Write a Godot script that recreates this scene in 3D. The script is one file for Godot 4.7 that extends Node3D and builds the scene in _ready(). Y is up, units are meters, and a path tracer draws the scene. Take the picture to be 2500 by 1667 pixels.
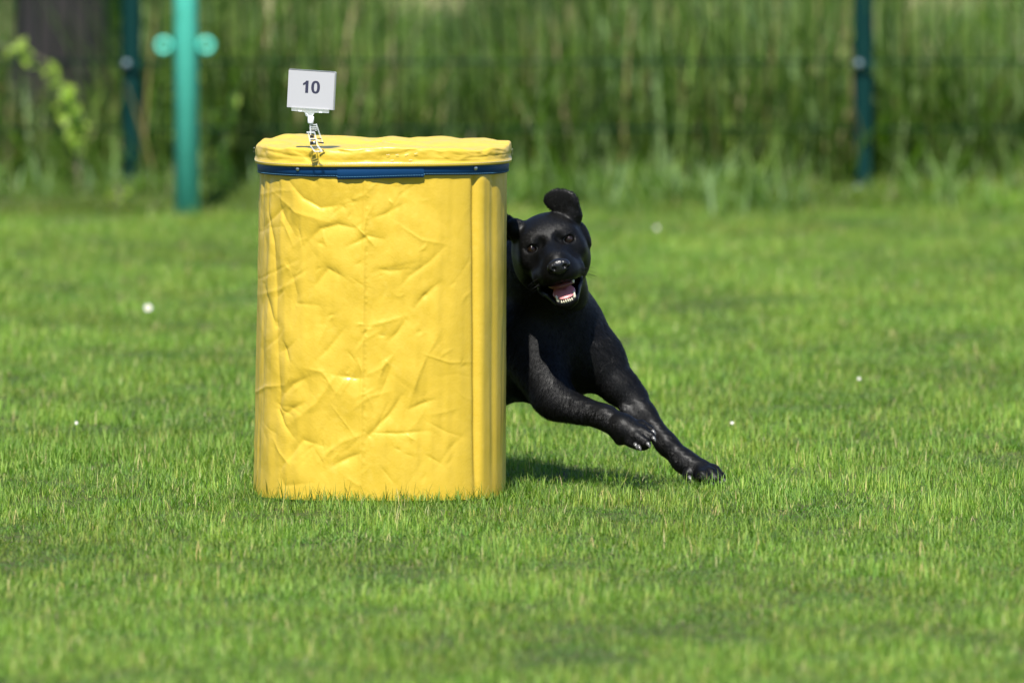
extends Node3D
# A black dog running round a yellow barrel on a mown lawn, seen through a long lens.
# Metres, y up. The barrel stands at the origin, the camera 48 m in front of it.

var rng := RandomNumberGenerator.new()
var mats := {}


func _ready() -> void:
	rng.seed = 7
	make_camera_and_light()
	make_materials()
	make_ground()
	make_fence()
	make_tree()
	make_grass()
	make_barrel()
	make_sign()
	make_dog()
	make_small_plants()


# ------------------------------------------------------------------ camera, sky, sun

func make_camera_and_light() -> void:
	var cam := Camera3D.new()
	cam.name = "camera"
	add_child(cam)
	var lens := CameraAttributesPhysical.new()
	lens.frustum_focal_length = 1058.0
	lens.frustum_focus_distance = 47.85
	lens.exposure_aperture = 7.4
	lens.frustum_near = 1.0
	lens.frustum_far = 600.0
	cam.attributes = lens
	cam.fov = 1.895
	cam.near = 1.0
	cam.far = 600.0
	cam.position = Vector3(0.3, 3.2, 48.0)
	cam.rotation = Vector3(-0.05925, 0, 0)
	cam.current = true

	var env := Environment.new()
	env.background_mode = Environment.BG_SKY
	var sky := Sky.new()
	var air := ProceduralSkyMaterial.new()
	air.sky_top_color = Color(0.33, 0.44, 0.62)
	air.sky_horizon_color = Color(0.68, 0.74, 0.80)
	air.sky_curve = 0.12
	air.ground_bottom_color = Color(0.16, 0.20, 0.10)
	air.ground_horizon_color = Color(0.40, 0.46, 0.34)
	air.sky_energy_multiplier = 1.05
	sky.sky_material = air
	env.sky = sky
	env.tonemap_mode = Environment.TONE_MAPPER_LINEAR
	env.tonemap_exposure = 1.85
	env.sdfgi_enabled = true
	env.ssao_enabled = true
	env.ssil_enabled = true
	var we := WorldEnvironment.new()
	we.name = "environment"
	we.environment = env
	add_child(we)

	var sun := DirectionalLight3D.new()
	sun.name = "sun"
	sun.light_energy = 1.6
	sun.light_color = Color(1.0, 0.985, 0.955)
	sun.light_angular_distance = 0.55
	sun.shadow_enabled = true
	add_child(sun)
	var to_sun := Vector3(-0.075, 0.82, 0.565).normalized()
	sun.look_at_from_position(to_sun * 30.0, Vector3.ZERO, Vector3.UP)


# ------------------------------------------------------------------ materials

func lin(r: float, g: float, b: float) -> Color:
	return Color(r, g, b).linear_to_srgb()


func plain(r: float, g: float, b: float, rough := 0.6, metal := 0.0, spec := 0.5) -> StandardMaterial3D:
	var m := StandardMaterial3D.new()
	m.albedo_color = lin(r, g, b)
	m.roughness = rough
	m.metallic = metal
	m.metallic_specular = spec
	return m


func noise_tex(freq: float, size: int, ramp: Array, octaves := 4, kind := FastNoiseLite.TYPE_SIMPLEX_SMOOTH, sd := 1) -> NoiseTexture2D:
	var n := FastNoiseLite.new()
	n.seed = sd
	n.noise_type = kind
	n.frequency = freq
	n.fractal_octaves = octaves
	var t := NoiseTexture2D.new()
	t.width = size
	t.height = size
	t.seamless = true
	t.noise = n
	if ramp.size():
		var g := Gradient.new()
		g.offsets = PackedFloat32Array()
		g.colors = PackedColorArray()
		var off := PackedFloat32Array()
		var col := PackedColorArray()
		for k in ramp.size():
			off.append(float(k) / (ramp.size() - 1))
			col.append(ramp[k])
		g.offsets = off
		g.colors = col
		t.color_ramp = g
	return t


func make_materials() -> void:
	# vinyl tarpaulin, yellow, with faint mottling and scuffs
	var y := plain(1, 1, 1, 0.44, 0.0, 0.5)
	y.albedo_texture = noise_tex(0.02, 512, [lin(0.51, 0.342, 0.024), lin(0.55, 0.376, 0.036), lin(0.53, 0.358, 0.029), lin(0.57, 0.398, 0.050)], 5)
	y.uv1_triplanar = true
	y.uv1_scale = Vector3(1.7, 1.7, 1.7)
	y.roughness_texture = noise_tex(0.03, 256, [Color(0.75, 0.75, 0.75), Color(1, 1, 1)], 4, FastNoiseLite.TYPE_SIMPLEX_SMOOTH, 4)
	y.heightmap_enabled = true
	y.heightmap_scale = 0.02
	y.heightmap_texture = noise_tex(0.16, 512, [], 2, FastNoiseLite.TYPE_SIMPLEX, 9)
	mats.yellow = y
	var b := plain(0.003, 0.040, 0.120, 0.55, 0.0, 0.35)
	mats.blue = b
	mats.thread = plain(0.75, 0.72, 0.6, 0.8)
	mats.blue_thread = plain(0.12, 0.32, 0.5, 0.8)
	mats.metal = plain(0.62, 0.63, 0.64, 0.28, 1.0)
	mats.dark_metal = plain(0.025, 0.025, 0.03, 0.35, 0.4)
	mats.paper = plain(0.40, 0.395, 0.41, 0.55)
	mats.grey_plastic = plain(0.18, 0.19, 0.20, 0.3)
	mats.ink = plain(0.022, 0.023, 0.05, 0.6)
	mats.milky = plain(0.75, 0.77, 0.8, 0.35)
	var c := plain(0.9, 0.92, 0.92, 0.08)
	c.albedo_color.a = 0.22
	c.transparency = BaseMaterial3D.TRANSPARENCY_ALPHA
	mats.clear = c
	var p := plain(0.095, 0.56, 0.44, 0.42)
	p.albedo_texture = noise_tex(0.03, 256, [Color(0.86, 0.88, 0.86), Color(1, 1, 1), Color(0.94, 0.96, 0.96)], 4, FastNoiseLite.TYPE_SIMPLEX_SMOOTH, 5)
	p.uv1_triplanar = true
	mats.turquoise = p
	mats.teal = plain(0.002, 0.026, 0.024, 0.5, 0.0, 0.25)
	mats.wire = plain(0.004, 0.022, 0.012, 0.6, 0.0, 0.2)
	mats.zinc = plain(0.16, 0.22, 0.25, 0.5, 0.2)
	var bark := plain(1, 1, 1, 0.9)
	bark.albedo_texture = noise_tex(0.03, 256, [lin(0.006, 0.005, 0.005), lin(0.013, 0.011, 0.011), lin(0.022, 0.019, 0.018)], 4, FastNoiseLite.TYPE_SIMPLEX_SMOOTH, 6)
	bark.uv1_triplanar = true
	bark.uv1_scale = Vector3(3, 0.7, 3)
	mats.bark = bark
	var soil := plain(1, 1, 1, 0.95, 0.0, 0.2)
	soil.albedo_texture = noise_tex(0.02, 512, [lin(0.03, 0.045, 0.012), lin(0.05, 0.08, 0.02), lin(0.06, 0.06, 0.025), lin(0.07, 0.11, 0.03)], 5, FastNoiseLite.TYPE_SIMPLEX_SMOOTH, 11)
	soil.uv1_triplanar = true
	soil.uv1_world_triplanar = true
	soil.uv1_scale = Vector3(0.9, 0.9, 0.9)
	mats.soil = soil
	var straw := plain(1, 1, 1, 0.95, 0.0, 0.2)
	straw.albedo_texture = noise_tex(0.03, 512, [lin(0.22, 0.19, 0.09), lin(0.34, 0.29, 0.15), lin(0.28, 0.26, 0.11)], 5, FastNoiseLite.TYPE_SIMPLEX_SMOOTH, 12)
	straw.uv1_triplanar = true
	straw.uv1_world_triplanar = true
	mats.straw = straw
	var g := plain(1, 1, 1, 0.52, 0.0, 0.4)
	g.vertex_color_use_as_albedo = true
	g.backlight_enabled = true
	g.backlight = Color(0.82, 0.95, 0.45)
	mats.grass = g
	var lf := plain(0.22, 0.30, 0.035, 0.45)
	lf.backlight_enabled = true
	lf.backlight = Color(0.8, 0.95, 0.4)
	mats.leaf = lf
	mats.stem = plain(0.14, 0.12, 0.08, 0.7)
	mats.dead_stalk = plain(0.34, 0.27, 0.15, 0.8)
	mats.petal = plain(0.5, 0.5, 0.48, 0.6)
	mats.pollen = plain(0.6, 0.4, 0.03, 0.8)
	# dog
	mats.coat = plain(0.0026, 0.0026, 0.0027, 0.42, 0.0, 0.25)
	var f := plain(0.0030, 0.0029, 0.0030, 0.46, 0.0, 0.30)
	mats.fur = f
	mats.nose = plain(0.006, 0.006, 0.0065, 0.27, 0.0, 0.45)
	mats.nose.heightmap_enabled = true
	mats.nose.heightmap_scale = 0.06
	mats.nose.heightmap_texture = noise_tex(0.25, 128, [], 1, FastNoiseLite.TYPE_CELLULAR, 3)
	mats.nose.uv1_triplanar = true
	mats.nose.uv1_scale = Vector3(12, 12, 12)
	mats.tongue = plain(0.58, 0.22, 0.22, 0.34)
	mats.tongue.subsurf_scatter_enabled = true
	mats.tongue.subsurf_scatter_strength = 0.2
	mats.palate = plain(0.16, 0.05, 0.04, 0.4)
	mats.tooth = plain(0.72, 0.66, 0.50, 0.25)
	mats.eye = plain(0.007, 0.004, 0.003, 0.07)
	mats.iris = plain(0.035, 0.014, 0.006, 0.1)
	mats.lid = plain(0.03, 0.029, 0.03, 0.3)
	mats.nail = plain(0.09, 0.088, 0.085, 0.22)


# ------------------------------------------------------------------ small helpers

func tag(o: Node, label: String, category := "", group := "", kind := "") -> void:
	if label:
		o.set_meta("label", label)
	if category:
		o.set_meta("category", category)
	if group:
		o.set_meta("group", group)
	if kind:
		o.set_meta("kind", kind)


func holder(called: String, at := Vector3.ZERO) -> Node3D:
	var o := Node3D.new()
	o.name = called
	o.position = at
	add_child(o, true)
	return o


func obj(called: String, mesh: Mesh, m: Material, parent: Node = self, at := Transform3D()) -> MeshInstance3D:
	var o := MeshInstance3D.new()
	o.name = called
	o.mesh = mesh
	o.material_override = m
	o.transform = at
	parent.add_child(o, true)
	return o


func start() -> SurfaceTool:
	var st := SurfaceTool.new()
	st.begin(Mesh.PRIMITIVE_TRIANGLES)
	return st


func done(st: SurfaceTool) -> ArrayMesh:
	st.generate_normals()
	return st.commit()


# points in rings (rows of equal length) joined to a smooth sheet
func sheet(rows: Array, closed: bool, st: SurfaceTool = null, cap_start := false, cap_end := false) -> SurfaceTool:
	if st == null:
		st = start()
	var n: int = rows[0].size()
	var base: int = st.get_meta("count", 0)
	st.set_smooth_group(0)
	for r in rows:
		for p in r:
			st.add_vertex(p)
	var last := n if closed else n - 1
	for i in rows.size() - 1:
		for k in last:
			var a: int = base + i * n + k
			var b: int = base + i * n + (k + 1) % n
			var c: int = a + n
			var d: int = b + n
			st.add_index(a); st.add_index(c); st.add_index(b)
			st.add_index(b); st.add_index(c); st.add_index(d)
	var count: int = base + rows.size() * n
	for cap in [[cap_start, 0], [cap_end, rows.size() - 1]]:
		if not cap[0]:
			continue
		var r: Array = rows[cap[1]]
		var mid := Vector3.ZERO
		for p in r:
			mid += p
			st.add_vertex(p)
		st.add_vertex(mid / n)
		for k in n:
			var a: int = count + k
			var b: int = count + (k + 1) % n
			if cap[1] == 0:
				st.add_index(a); st.add_index(b); st.add_index(count + n)
			else:
				st.add_index(b); st.add_index(a); st.add_index(count + n)
		count += n + 1
	st.set_meta("count", count)
	return st


func frame_of(dir: Vector3) -> Basis:
	var side := dir.cross(Vector3.UP if absf(dir.y) < 0.95 else Vector3.RIGHT).normalized()
	return Basis(side, dir.cross(side).normalized(), dir)


func tube(pts: Array, radii: Array, segs := 8, st: SurfaceTool = null) -> SurfaceTool:
	var rows := []
	for i in pts.size():
		var a: Vector3 = pts[maxi(i - 1, 0)]
		var b: Vector3 = pts[mini(i + 1, pts.size() - 1)]
		var f := frame_of((b - a).normalized())
		var row := []
		for k in segs:
			var t := TAU * k / segs
			row.append(pts[i] + (f.x * cos(t) + f.y * sin(t)) * radii[i])
		rows.append(row)
	return sheet(rows, true, st, true, true)


# a box with chamfered long edges along y
func post_mesh(w: float, d: float, h: float, ch: float) -> ArrayMesh:
	var ring := []
	for s in [[1, -1, 0], [1, -1, 1], [1, 1, 1], [1, 1, 0], [-1, 1, 0], [-1, 1, 1], [-1, -1, 1], [-1, -1, 0]]:
		var dx: float = 0.0 if s[2] == 0 else ch
		var dz: float = ch if s[2] == 0 else 0.0
		ring.append(Vector2(s[0] * (w / 2 - dx), s[1] * (d / 2 - dz)))
	var st := start()
	st.set_smooth_group(-1)
	for k in 8:
		var a: Vector2 = ring[k]
		var b: Vector2 = ring[(k + 1) % 8]
		var q := [Vector3(a.x, 0, a.y), Vector3(a.x, h, a.y), Vector3(b.x, h, b.y), Vector3(b.x, 0, b.y)]
		for j in [0, 1, 2, 0, 2, 3]:
			st.add_vertex(q[j])
		for tri in [[Vector3(0, h, 0), Vector3(b.x, h, b.y), Vector3(a.x, h, a.y)], [Vector3.ZERO, Vector3(a.x, 0, a.y), Vector3(b.x, 0, b.y)]]:
			for p in tri:
				st.add_vertex(p)
	return done(st)


# a flat outline pushed back by depth, front at z = depth / 2
func prism(outline: PackedVector2Array, depth: float, holes := []) -> ArrayMesh:
	var st := start()
	st.set_smooth_group(-1)
	if holes.is_empty():
		var tri := Geometry2D.triangulate_polygon(outline)
		for k in range(0, tri.size(), 3):
			for j in 3:
				var p := outline[tri[k + j]]
				st.add_vertex(Vector3(p.x, p.y, depth / 2))
			for j in [0, 2, 1]:
				var p := outline[tri[k + j]]
				st.add_vertex(Vector3(p.x, p.y, -depth / 2))
	else:
		var inner: PackedVector2Array = holes[0]
		for k in outline.size():
			var j := (k + 1) % outline.size()
			for s in [1, -1]:
				var z: float = s * depth / 2
				var q := [outline[k], outline[j], inner[j], inner[k]]
				for t in ([0, 1, 2, 0, 2, 3] if s > 0 else [0, 2, 1, 0, 3, 2]):
					st.add_vertex(Vector3(q[t].x, q[t].y, z))
	for ring in [outline] + holes:
		for k in ring.size():
			var a: Vector2 = ring[k]
			var b: Vector2 = ring[(k + 1) % ring.size()]
			var q := [Vector3(a.x, a.y, depth / 2), Vector3(b.x, b.y, depth / 2), Vector3(b.x, b.y, -depth / 2), Vector3(a.x, a.y, -depth / 2)]
			for j in [0, 2, 1, 0, 3, 2]:
				st.add_vertex(q[j])
	return done(st)


func ball(r: Vector3, segs := 16) -> ArrayMesh:
	var rows := []
	for i in segs / 2 + 1:
		var a := PI * i / (segs / 2)
		var row := []
		for k in segs:
			var t := TAU * k / segs
			row.append(Vector3(sin(a) * cos(t) * r.x, cos(a) * r.y, -sin(a) * sin(t) * r.z))
		rows.append(row)
	return done(sheet(rows, true))


func torus(big: float, small: float, n := 24, m := 10) -> ArrayMesh:
	var rows := []
	for i in n + 1:
		var a := TAU * i / n
		var row := []
		for k in m:
			var t := TAU * k / m
			var r := big + small * cos(t)
			row.append(Vector3(r * cos(a), r * sin(a), small * sin(t)))
		rows.append(row)
	return done(sheet(rows, true))


# ------------------------------------------------------------------ ground

func make_ground() -> void:
	var pm := PlaneMesh.new()
	pm.size = Vector2(500, 500)
	var g := obj("ground", pm, mats.soil, self, Transform3D(Basis(), Vector3(0, -0.006, -60)))
	tag(g, "grassy soil under the lawn and the meadow", "", "", "structure")
	var fm := PlaneMesh.new()
	fm.size = Vector2(120, 60)
	var f := obj("field", fm, mats.straw, self, Transform3D(Basis(), Vector3(0, 0.0, -56)))
	tag(f, "pale dry field beyond the tall grass", "", "", "structure")


# ------------------------------------------------------------------ fence

const FENCE_Z := -13.3

func make_fence() -> void:
	var pmesh := post_mesh(0.05, 0.05, 1.63, 0.006)
	var bolt := ball(Vector3(0.011, 0.011, 0.007), 12)
	var clamp_mesh := post_mesh(0.062, 0.008, 0.035, 0.003)
	var spots := [[Vector3(-0.8323, -0.0000, -13.3000), "dark green fence post beside the turquoise pipe"], [Vector3(1.3460, -0.0000, -13.3000), "dark green fence post standing alone on the right"]]
	for s in spots:
		var t := holder("fence_post", Vector3(s[0].x, 0, FENCE_Z))
		tag(t, s[1], "fence post", "dark green fence posts")
		obj("post", pmesh, mats.teal, t)
		for y in [0.02, 0.39, 0.79, 1.19, 1.55]:
			obj("clamp_bar", clamp_mesh, mats.teal, t, Transform3D(Basis(), Vector3(0, y - 0.017, 0.030)))
			obj("bolt", bolt, mats.zinc, t, Transform3D(Basis(), Vector3(-0.014, y + 0.002, 0.037)))
	# welded mesh panels, 50 x 200 mm
	var lx: float = spots[0][0].x
	var rx: float = spots[1][0].x
	var vw := done(tube([Vector3.ZERO, Vector3(0, 1.6, 0)], [0.0032, 0.0032], 6))
	var span := rx - lx
	var hw := done(tube([Vector3.ZERO, Vector3(span - 0.056, 0, 0)], [0.004, 0.004], 6))
	var labels := ["green welded wire mesh panel between the two dark posts", "green welded wire mesh panel left of the turquoise pipe", "green welded wire mesh panel right of the right post"]
	for k in 3:
		var x0: float = [lx, lx - span, rx][k] + 0.028
		var t := holder("mesh_fence_panel", Vector3(x0, 0.0, FENCE_Z))
		tag(t, labels[k], "fence", "welded mesh fence panels")
		var n := int((span - 0.056) / 0.05)
		for i in n + 1:
			obj("vertical_wire", vw, mats.wire, t, Transform3D(Basis(), Vector3(i * (span - 0.056) / n, 0.0, 0)))
		for i in 9:
			for s in [-1, 1]:
				obj("horizontal_wire", hw, mats.wire, t, Transform3D(Basis(), Vector3(0, minf(maxf(i * 0.2 - 0.004, 0.012), 1.59), s * 0.0074)))
	# turquoise pipe with a ring on either side
	var at := Vector3(-0.6540, 0.0018, -12.1000)
	var pipe := holder("turquoise_pipe", Vector3(at.x, 0, at.z))
	tag(pipe, "bright turquoise painted steel pipe with two ring eyelets", "pole")
	obj("pipe", done(tube([Vector3(0.006, 0, 0), Vector3(0, 1.0, 0), Vector3(-0.003, 2.2, 0)], [0.036, 0.0365, 0.0365], 24)), mats.turquoise, pipe)
	var ring := torus(0.0200, 0.0072)
	var yy: float = Vector3(-0.6516, 0.4991, -12.1000).y
	for s in [-1, 1]:
		obj("ring_eyelet", ring, mats.turquoise, pipe, Transform3D(Basis(Vector3.UP, 0.15 * s), Vector3(s * 0.0615, yy, 0.004)))


# ------------------------------------------------------------------ tree behind the fence

func make_tree() -> void:
	var at := Vector3(-1.0743, -0.0389, -14.4000)
	var t := holder("tree", Vector3(at.x, 0, at.z))
	tag(t, "dark barked tree trunk behind the fence at the left edge", "tree")
	var nz := FastNoiseLite.new()
	nz.frequency = 1.0
	var rows := []
	for i in 60:
		var y := i * 0.065 - 0.02
		var r := 0.148 + 0.07 * exp(-y * 5.0) - y * 0.012
		var row := []
		for k in 40:
			var a := TAU * k / 40
			var rid := absf(nz.get_noise_3d(cos(a) * 5, y * 1.2, sin(a) * 5)) * 0.07
			row.append(Vector3(cos(a) * (r - rid) + 0.02 * sin(y), y, -sin(a) * (r - rid)))
		rows.append(row)
	obj("trunk", done(sheet(rows, true, null, false, true)), mats.bark, t)
	var cs := start()
	cs.set_smooth_group(-1)
	var hubs := []
	for k in 7:
		var a := TAU * k / 7.0 + 0.4
		var tip := Vector3(cos(a) * 1.2, 4.8 + 0.5 * sin(k * 2.1), sin(a) * 1.2)
		hubs.append(tip)
		var st := tube([Vector3(0, 3.2 + 0.08 * k, 0), tip * 0.5 + Vector3(0, 1.9, 0), tip], [0.05, 0.03, 0.012], 7)
		obj("limb", done(st), mats.bark, t)
	hubs.append(Vector3(0, 5.4, 0))
	for i in 2600:
		var h: Vector3 = hubs[rng.randi() % hubs.size()]
		var p := h + Vector3(rng.randfn(), rng.randfn() * 0.7, rng.randfn()) * 0.38
		var n := Vector3(rng.randfn(), rng.randfn() + 1.0, rng.randfn()).normalized()
		var f := frame_of(n)
		var s := rng.randf_range(0.05, 0.09)
		for q in [[f.x * s, f.y * s * 0.5, -f.x * s], [-f.x * s, -f.y * s * 0.5, f.x * s]]:
			for v in q:
				cs.add_vertex(p + v)
	var crown := obj("crown", done(cs), mats.leaf, t)
	crown.set_meta("kind", "stuff")


# ------------------------------------------------------------------ grass

func blade(v: PackedVector3Array, n: PackedVector3Array, c: PackedColorArray, idx: PackedInt32Array, base: Vector3, yaw: float, h: float, w: float, lean: float, curl: float, col: Color, segs := 3) -> void:
	var out := Vector3(cos(yaw), 0, sin(yaw))
	var side := Vector3(-sin(yaw), 0, cos(yaw))
	var first := v.size()
	var p := base
	var ang := lean
	for i in segs + 1:
		var t := float(i) / segs
		var dir := Vector3.UP * cos(ang) + out * sin(ang)
		var nor := (out * cos(ang) - Vector3.UP * sin(ang))
		var hw := w * 0.5 * (1.0 - t * t * 0.98) * (0.75 + 0.5 * t * (1 - t) * 2.0)
		if i == segs:
			v.append(p)
			n.append(nor)
			c.append(col)
		else:
			v.append(p - side * hw)
			v.append(p + side * hw)
			n.append((nor + side * -0.35).normalized())
			n.append((nor + side * 0.35).normalized())
			c.append(col)
			c.append(col)
		p += dir * (h / segs)
		ang += curl / segs
	for i in segs - 1:
		var a := first + i * 2
		for k in [0, 1, 2, 1, 3, 2]:
			idx.append(a + k)
	var z := first + (segs - 1) * 2
	for k in [0, 1, 2]:
		idx.append(z + k)


func pack(v: PackedVector3Array, n: PackedVector3Array, c: PackedColorArray, idx: PackedInt32Array) -> ArrayMesh:
	var a := []
	a.resize(Mesh.ARRAY_MAX)
	a[Mesh.ARRAY_VERTEX] = v
	a[Mesh.ARRAY_NORMAL] = n
	if c.size():
		a[Mesh.ARRAY_COLOR] = c
	a[Mesh.ARRAY_INDEX] = idx
	var m := ArrayMesh.new()
	m.add_surface_from_arrays(Mesh.PRIMITIVE_TRIANGLES, a)
	return m


# a round tuft of blades; palette entries are [share, colour]
func tuft(count: int, radius: float, h0: float, h1: float, w0: float, w1: float, lean: float, curl: float, palette: Array, segs := 3) -> ArrayMesh:
	var v := PackedVector3Array()
	var n := PackedVector3Array()
	var c := PackedColorArray()
	var idx := PackedInt32Array()
	for i in count:
		var a := rng.randf() * TAU
		var r := radius * sqrt(rng.randf())
		var pick := rng.randf()
		var col: Color = palette[0][1]
		for e in palette:
			if pick < e[0]:
				col = e[1]
				break
			pick -= e[0]
		var b := rng.randf_range(0.8, 1.22)
		col = Color(col.r * b * rng.randf_range(0.92, 1.08), col.g * b, col.b * b * rng.randf_range(0.85, 1.15))
		var h := lerpf(h0, h1, pow(rng.randf(), 1.4))
		blade(v, n, c, idx, Vector3(cos(a) * r, -0.004, sin(a) * r), rng.randf() * TAU, h, rng.randf_range(w0, w1), absf(rng.randfn()) * lean, rng.randf_range(0.1, 1.0) * curl, col, segs)
	return pack(v, n, c, idx)


func seed_stalks() -> ArrayMesh:
	# two or three thin stalks, each with a loose head of small scales
	var v := PackedVector3Array()
	var n := PackedVector3Array()
	var c := PackedColorArray()
	var idx := PackedInt32Array()
	for i in 3:
		var b := Vector3(rng.randf_range(-0.05, 0.05), 0, rng.randf_range(-0.05, 0.05))
		var h := rng.randf_range(0.35, 0.75)
		var col := Color(0.30, 0.29, 0.14) if rng.randf() < 0.5 else Color(0.24, 0.30, 0.12)
		var yaw := rng.randf() * TAU
		blade(v, n, c, idx, b, yaw, h, 0.004, 0.08, 0.25, col, 5)
		blade(v, n, c, idx, b, yaw + 1.6, h, 0.004, 0.08, 0.25, col, 5)
		var tip := b + Vector3(cos(yaw), 0, sin(yaw)) * h * 0.20 + Vector3(0, h * 0.93, 0)
		for k in 14:
			blade(v, n, c, idx, tip - Vector3(0, 0.05 * k / 14.0, 0), rng.randf() * TAU, rng.randf_range(0.010, 0.02), 0.006, 0.5, 0.6, col * 1.2, 2)
	return pack(v, n, c, idx)


func scatter(called: String, label: String, meshes: Array, places: Array, colors: Array) -> void:
	# places: Transform3D, colours: Color, dealt out over the tuft meshes
	var whole := holder(called)
	tag(whole, label, called.replace("_", " "), "", "stuff")
	for m in meshes.size():
		var mm := MultiMesh.new()
		mm.transform_format = MultiMesh.TRANSFORM_3D
		mm.use_colors = true
		mm.mesh = meshes[m]
		var mine := []
		for i in range(m, places.size(), meshes.size()):
			mine.append(i)
		mm.instance_count = mine.size()
		for k in mine.size():
			mm.set_instance_transform(k, places[mine[k]])
			mm.set_instance_color(k, colors[mine[k]])
		var o := MultiMeshInstance3D.new()
		o.name = "tufts"
		o.multimesh = mm
		o.material_override = mats.grass
		whole.add_child(o, true)
		o.set_meta("kind", "stuff")


func spot(x: float, y: float, z: float, s: float, tall := 1.0) -> Transform3D:
	var b := Basis(Vector3.UP, rng.randf() * TAU)
	return Transform3D(b.scaled(Vector3(s, s * tall, s)), Vector3(x, y, z))


func make_grass() -> void:
	var green := [[0.44, Color(0.170, 0.285, 0.040)], [0.28, Color(0.245, 0.365, 0.068)], [0.18, Color(0.072, 0.150, 0.024)], [0.075, Color(0.37, 0.41, 0.11)], [0.025, Color(0.47, 0.42, 0.20)]]
	var patch := FastNoiseLite.new()
	patch.seed = 3
	patch.frequency = 0.55
	patch.fractal_octaves = 3
	var fine := FastNoiseLite.new()
	fine.seed = 5
	fine.frequency = 2.2
	fine.fractal_octaves = 3
	# mown lawn
	var lawn := []
	for k in 7:
		lawn.append(tuft(125, 0.085, 0.012, 0.040, 0.0010, 0.0025, 0.85, 1.5, green))
	# low broad leaves of clover and plantain among the blades
	for k in 1:
		lawn.append(tuft(75, 0.085, 0.012, 0.026, 0.003, 0.0065, 1.0, 1.2, [[0.7, Color(0.12, 0.22, 0.034)], [0.3, Color(0.20, 0.30, 0.06)]]))
	var at := []
	var cols := []
	var z := 8.5
	while z > -12.9:
		var x := -4.2
		while x < 4.8:
			var px := x + rng.randf_range(-0.05, 0.05)
			var pz := z + rng.randf_range(-0.05, 0.05)
			x += 0.095
			# nothing grows inside the barrel
			if Vector2(px, pz).length() < 0.225:
				continue
			var n1 := patch.get_noise_2d(px, pz)
			var n2 := fine.get_noise_2d(px, pz)
			var tall := clampf(1.0 + n2 * 1.3 + n1 * 0.5, 0.4, 2.0)
			at.append(spot(px, 0, pz, rng.randf_range(0.85, 1.15), tall))
			var k := 1.0 + n1 * 0.40 + n2 * 0.40
			cols.append(Color(clampf(k + n2 * 0.12 + rng.randf_range(-0.1, 0.14), 0.5, 1.5), k + rng.randf_range(-0.06, 0.06), clampf(k - n2 * 0.15, 0.5, 1.5)))
		z -= 0.1
	scatter("lawn_grass", "short mown green lawn grass around the barrel", lawn, at, cols)
	# longer blades standing out of the lawn near the barrel
	var long := []
	for k in 4:
		long.append(tuft(9, 0.05, 0.030, 0.075, 0.0014, 0.0028, 0.6, 1.2, [[0.6, Color(0.085, 0.165, 0.022)], [0.3, Color(0.20, 0.30, 0.04)], [0.1, Color(0.44, 0.42, 0.2)]], 5))
	at = []
	cols = []
	for i in 2600:
		var px := rng.randf_range(-2.6, 3.2)
		var pz := rng.randf_range(-5.0, 2.2)
		var n2 := fine.get_noise_2d(px * 0.8 + 9, pz * 0.8)
		if n2 < -0.05 or Vector2(px, pz).length() < 0.335:
			continue
		at.append(spot(px, 0, pz, rng.randf_range(0.8, 1.15)))
		cols.append(Color(1, 1, 1) * rng.randf_range(0.8, 1.1))
	# and close round the foot of the barrel
	for i in 230:
		var a := rng.randf() * TAU
		var r := rng.randf_range(0.312, 0.36)
		r *= squared(a)
		at.append(spot(sin(a) * r, 0, cos(a) * r, rng.randf_range(0.45, 1.0)))
		cols.append(Color(1, 1, 1) * rng.randf_range(0.85, 1.1))
	# and before the paw that lands
	for i in 16:
		at.append(spot(rng.randf_range(0.66, 0.80), 0, rng.randf_range(-0.19, -0.12), rng.randf_range(0.5, 0.8)))
		cols.append(Color(1, 1, 1))
	scatter("long_grass_blades", "longer green grass blades standing out of the lawn", long, at, cols)
	# a strip the mower left longer, beside the barrel
	var lush := []
	for k in 3:
		lush.append(tuft(40, 0.07, 0.035, 0.075, 0.0016, 0.0034, 0.4, 0.9, green, 4))
	at = []
	cols = []
	for i in 260:
		var px := rng.randf_range(-1.6, -0.32)
		var pz := -1.15 + rng.randfn() * 0.16 + 0.12 * sin(px * 4.0)
		if fine.get_noise_2d(px * 1.3 - 4, pz) < -0.12:
			continue
		at.append(spot(px, 0, pz, rng.randf_range(0.7, 1.1)))
		cols.append(Color(1, 1, 1) * rng.randf_range(0.85, 1.2))
	scatter("longer_grass_strip", "strip of longer green grass blades left of the barrel", lush, at, cols)
	# unmown verge in front of and under the fence
	var vp := [[0.5, Color(0.19, 0.29, 0.055)], [0.3, Color(0.13, 0.22, 0.045)], [0.14, Color(0.26, 0.34, 0.12)], [0.06, Color(0.34, 0.28, 0.15)]]
	var verge := []
	for k in 4:
		verge.append(tuft(36, 0.12, 0.06, 0.22, 0.004, 0.010, 0.5, 1.3, vp, 5))
	at = []
	cols = []
	for i in 1500:
		var px := rng.randf_range(-4.2, 4.8)
		var edge := -12.35 + patch.get_noise_2d(px * 2.0, 3.0) * 0.35
		var pz := rng.randf_range(FENCE_Z - 0.25, edge)
		var right := smoothstep(1.0, 1.9, px)
		var middle := smoothstep(0.1, 0.5, px) * (1.0 - smoothstep(0.8, 1.2, px))
		if middle > 0.5 and rng.randf() < 0.8:
			continue
		var tall := (0.38 + 0.9 * smoothstep(1.65, 2.2, px) + rng.randf_range(-0.12, 0.15) - 0.1 * middle) * (1.0 if pz < -12.7 else 0.7)
		at.append(spot(px, 0, pz, rng.randf_range(0.7, 1.1), tall))
		var k := rng.randf_range(0.8, 1.15)
		cols.append(Color(k * lerpf(0.66, 1.1, right), k * lerpf(0.60, 1.15, right), k * lerpf(0.7, 1.0, right)))
	scatter("verge_grass", "rough unmown grass along the foot of the fence", verge, at, cols)
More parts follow.
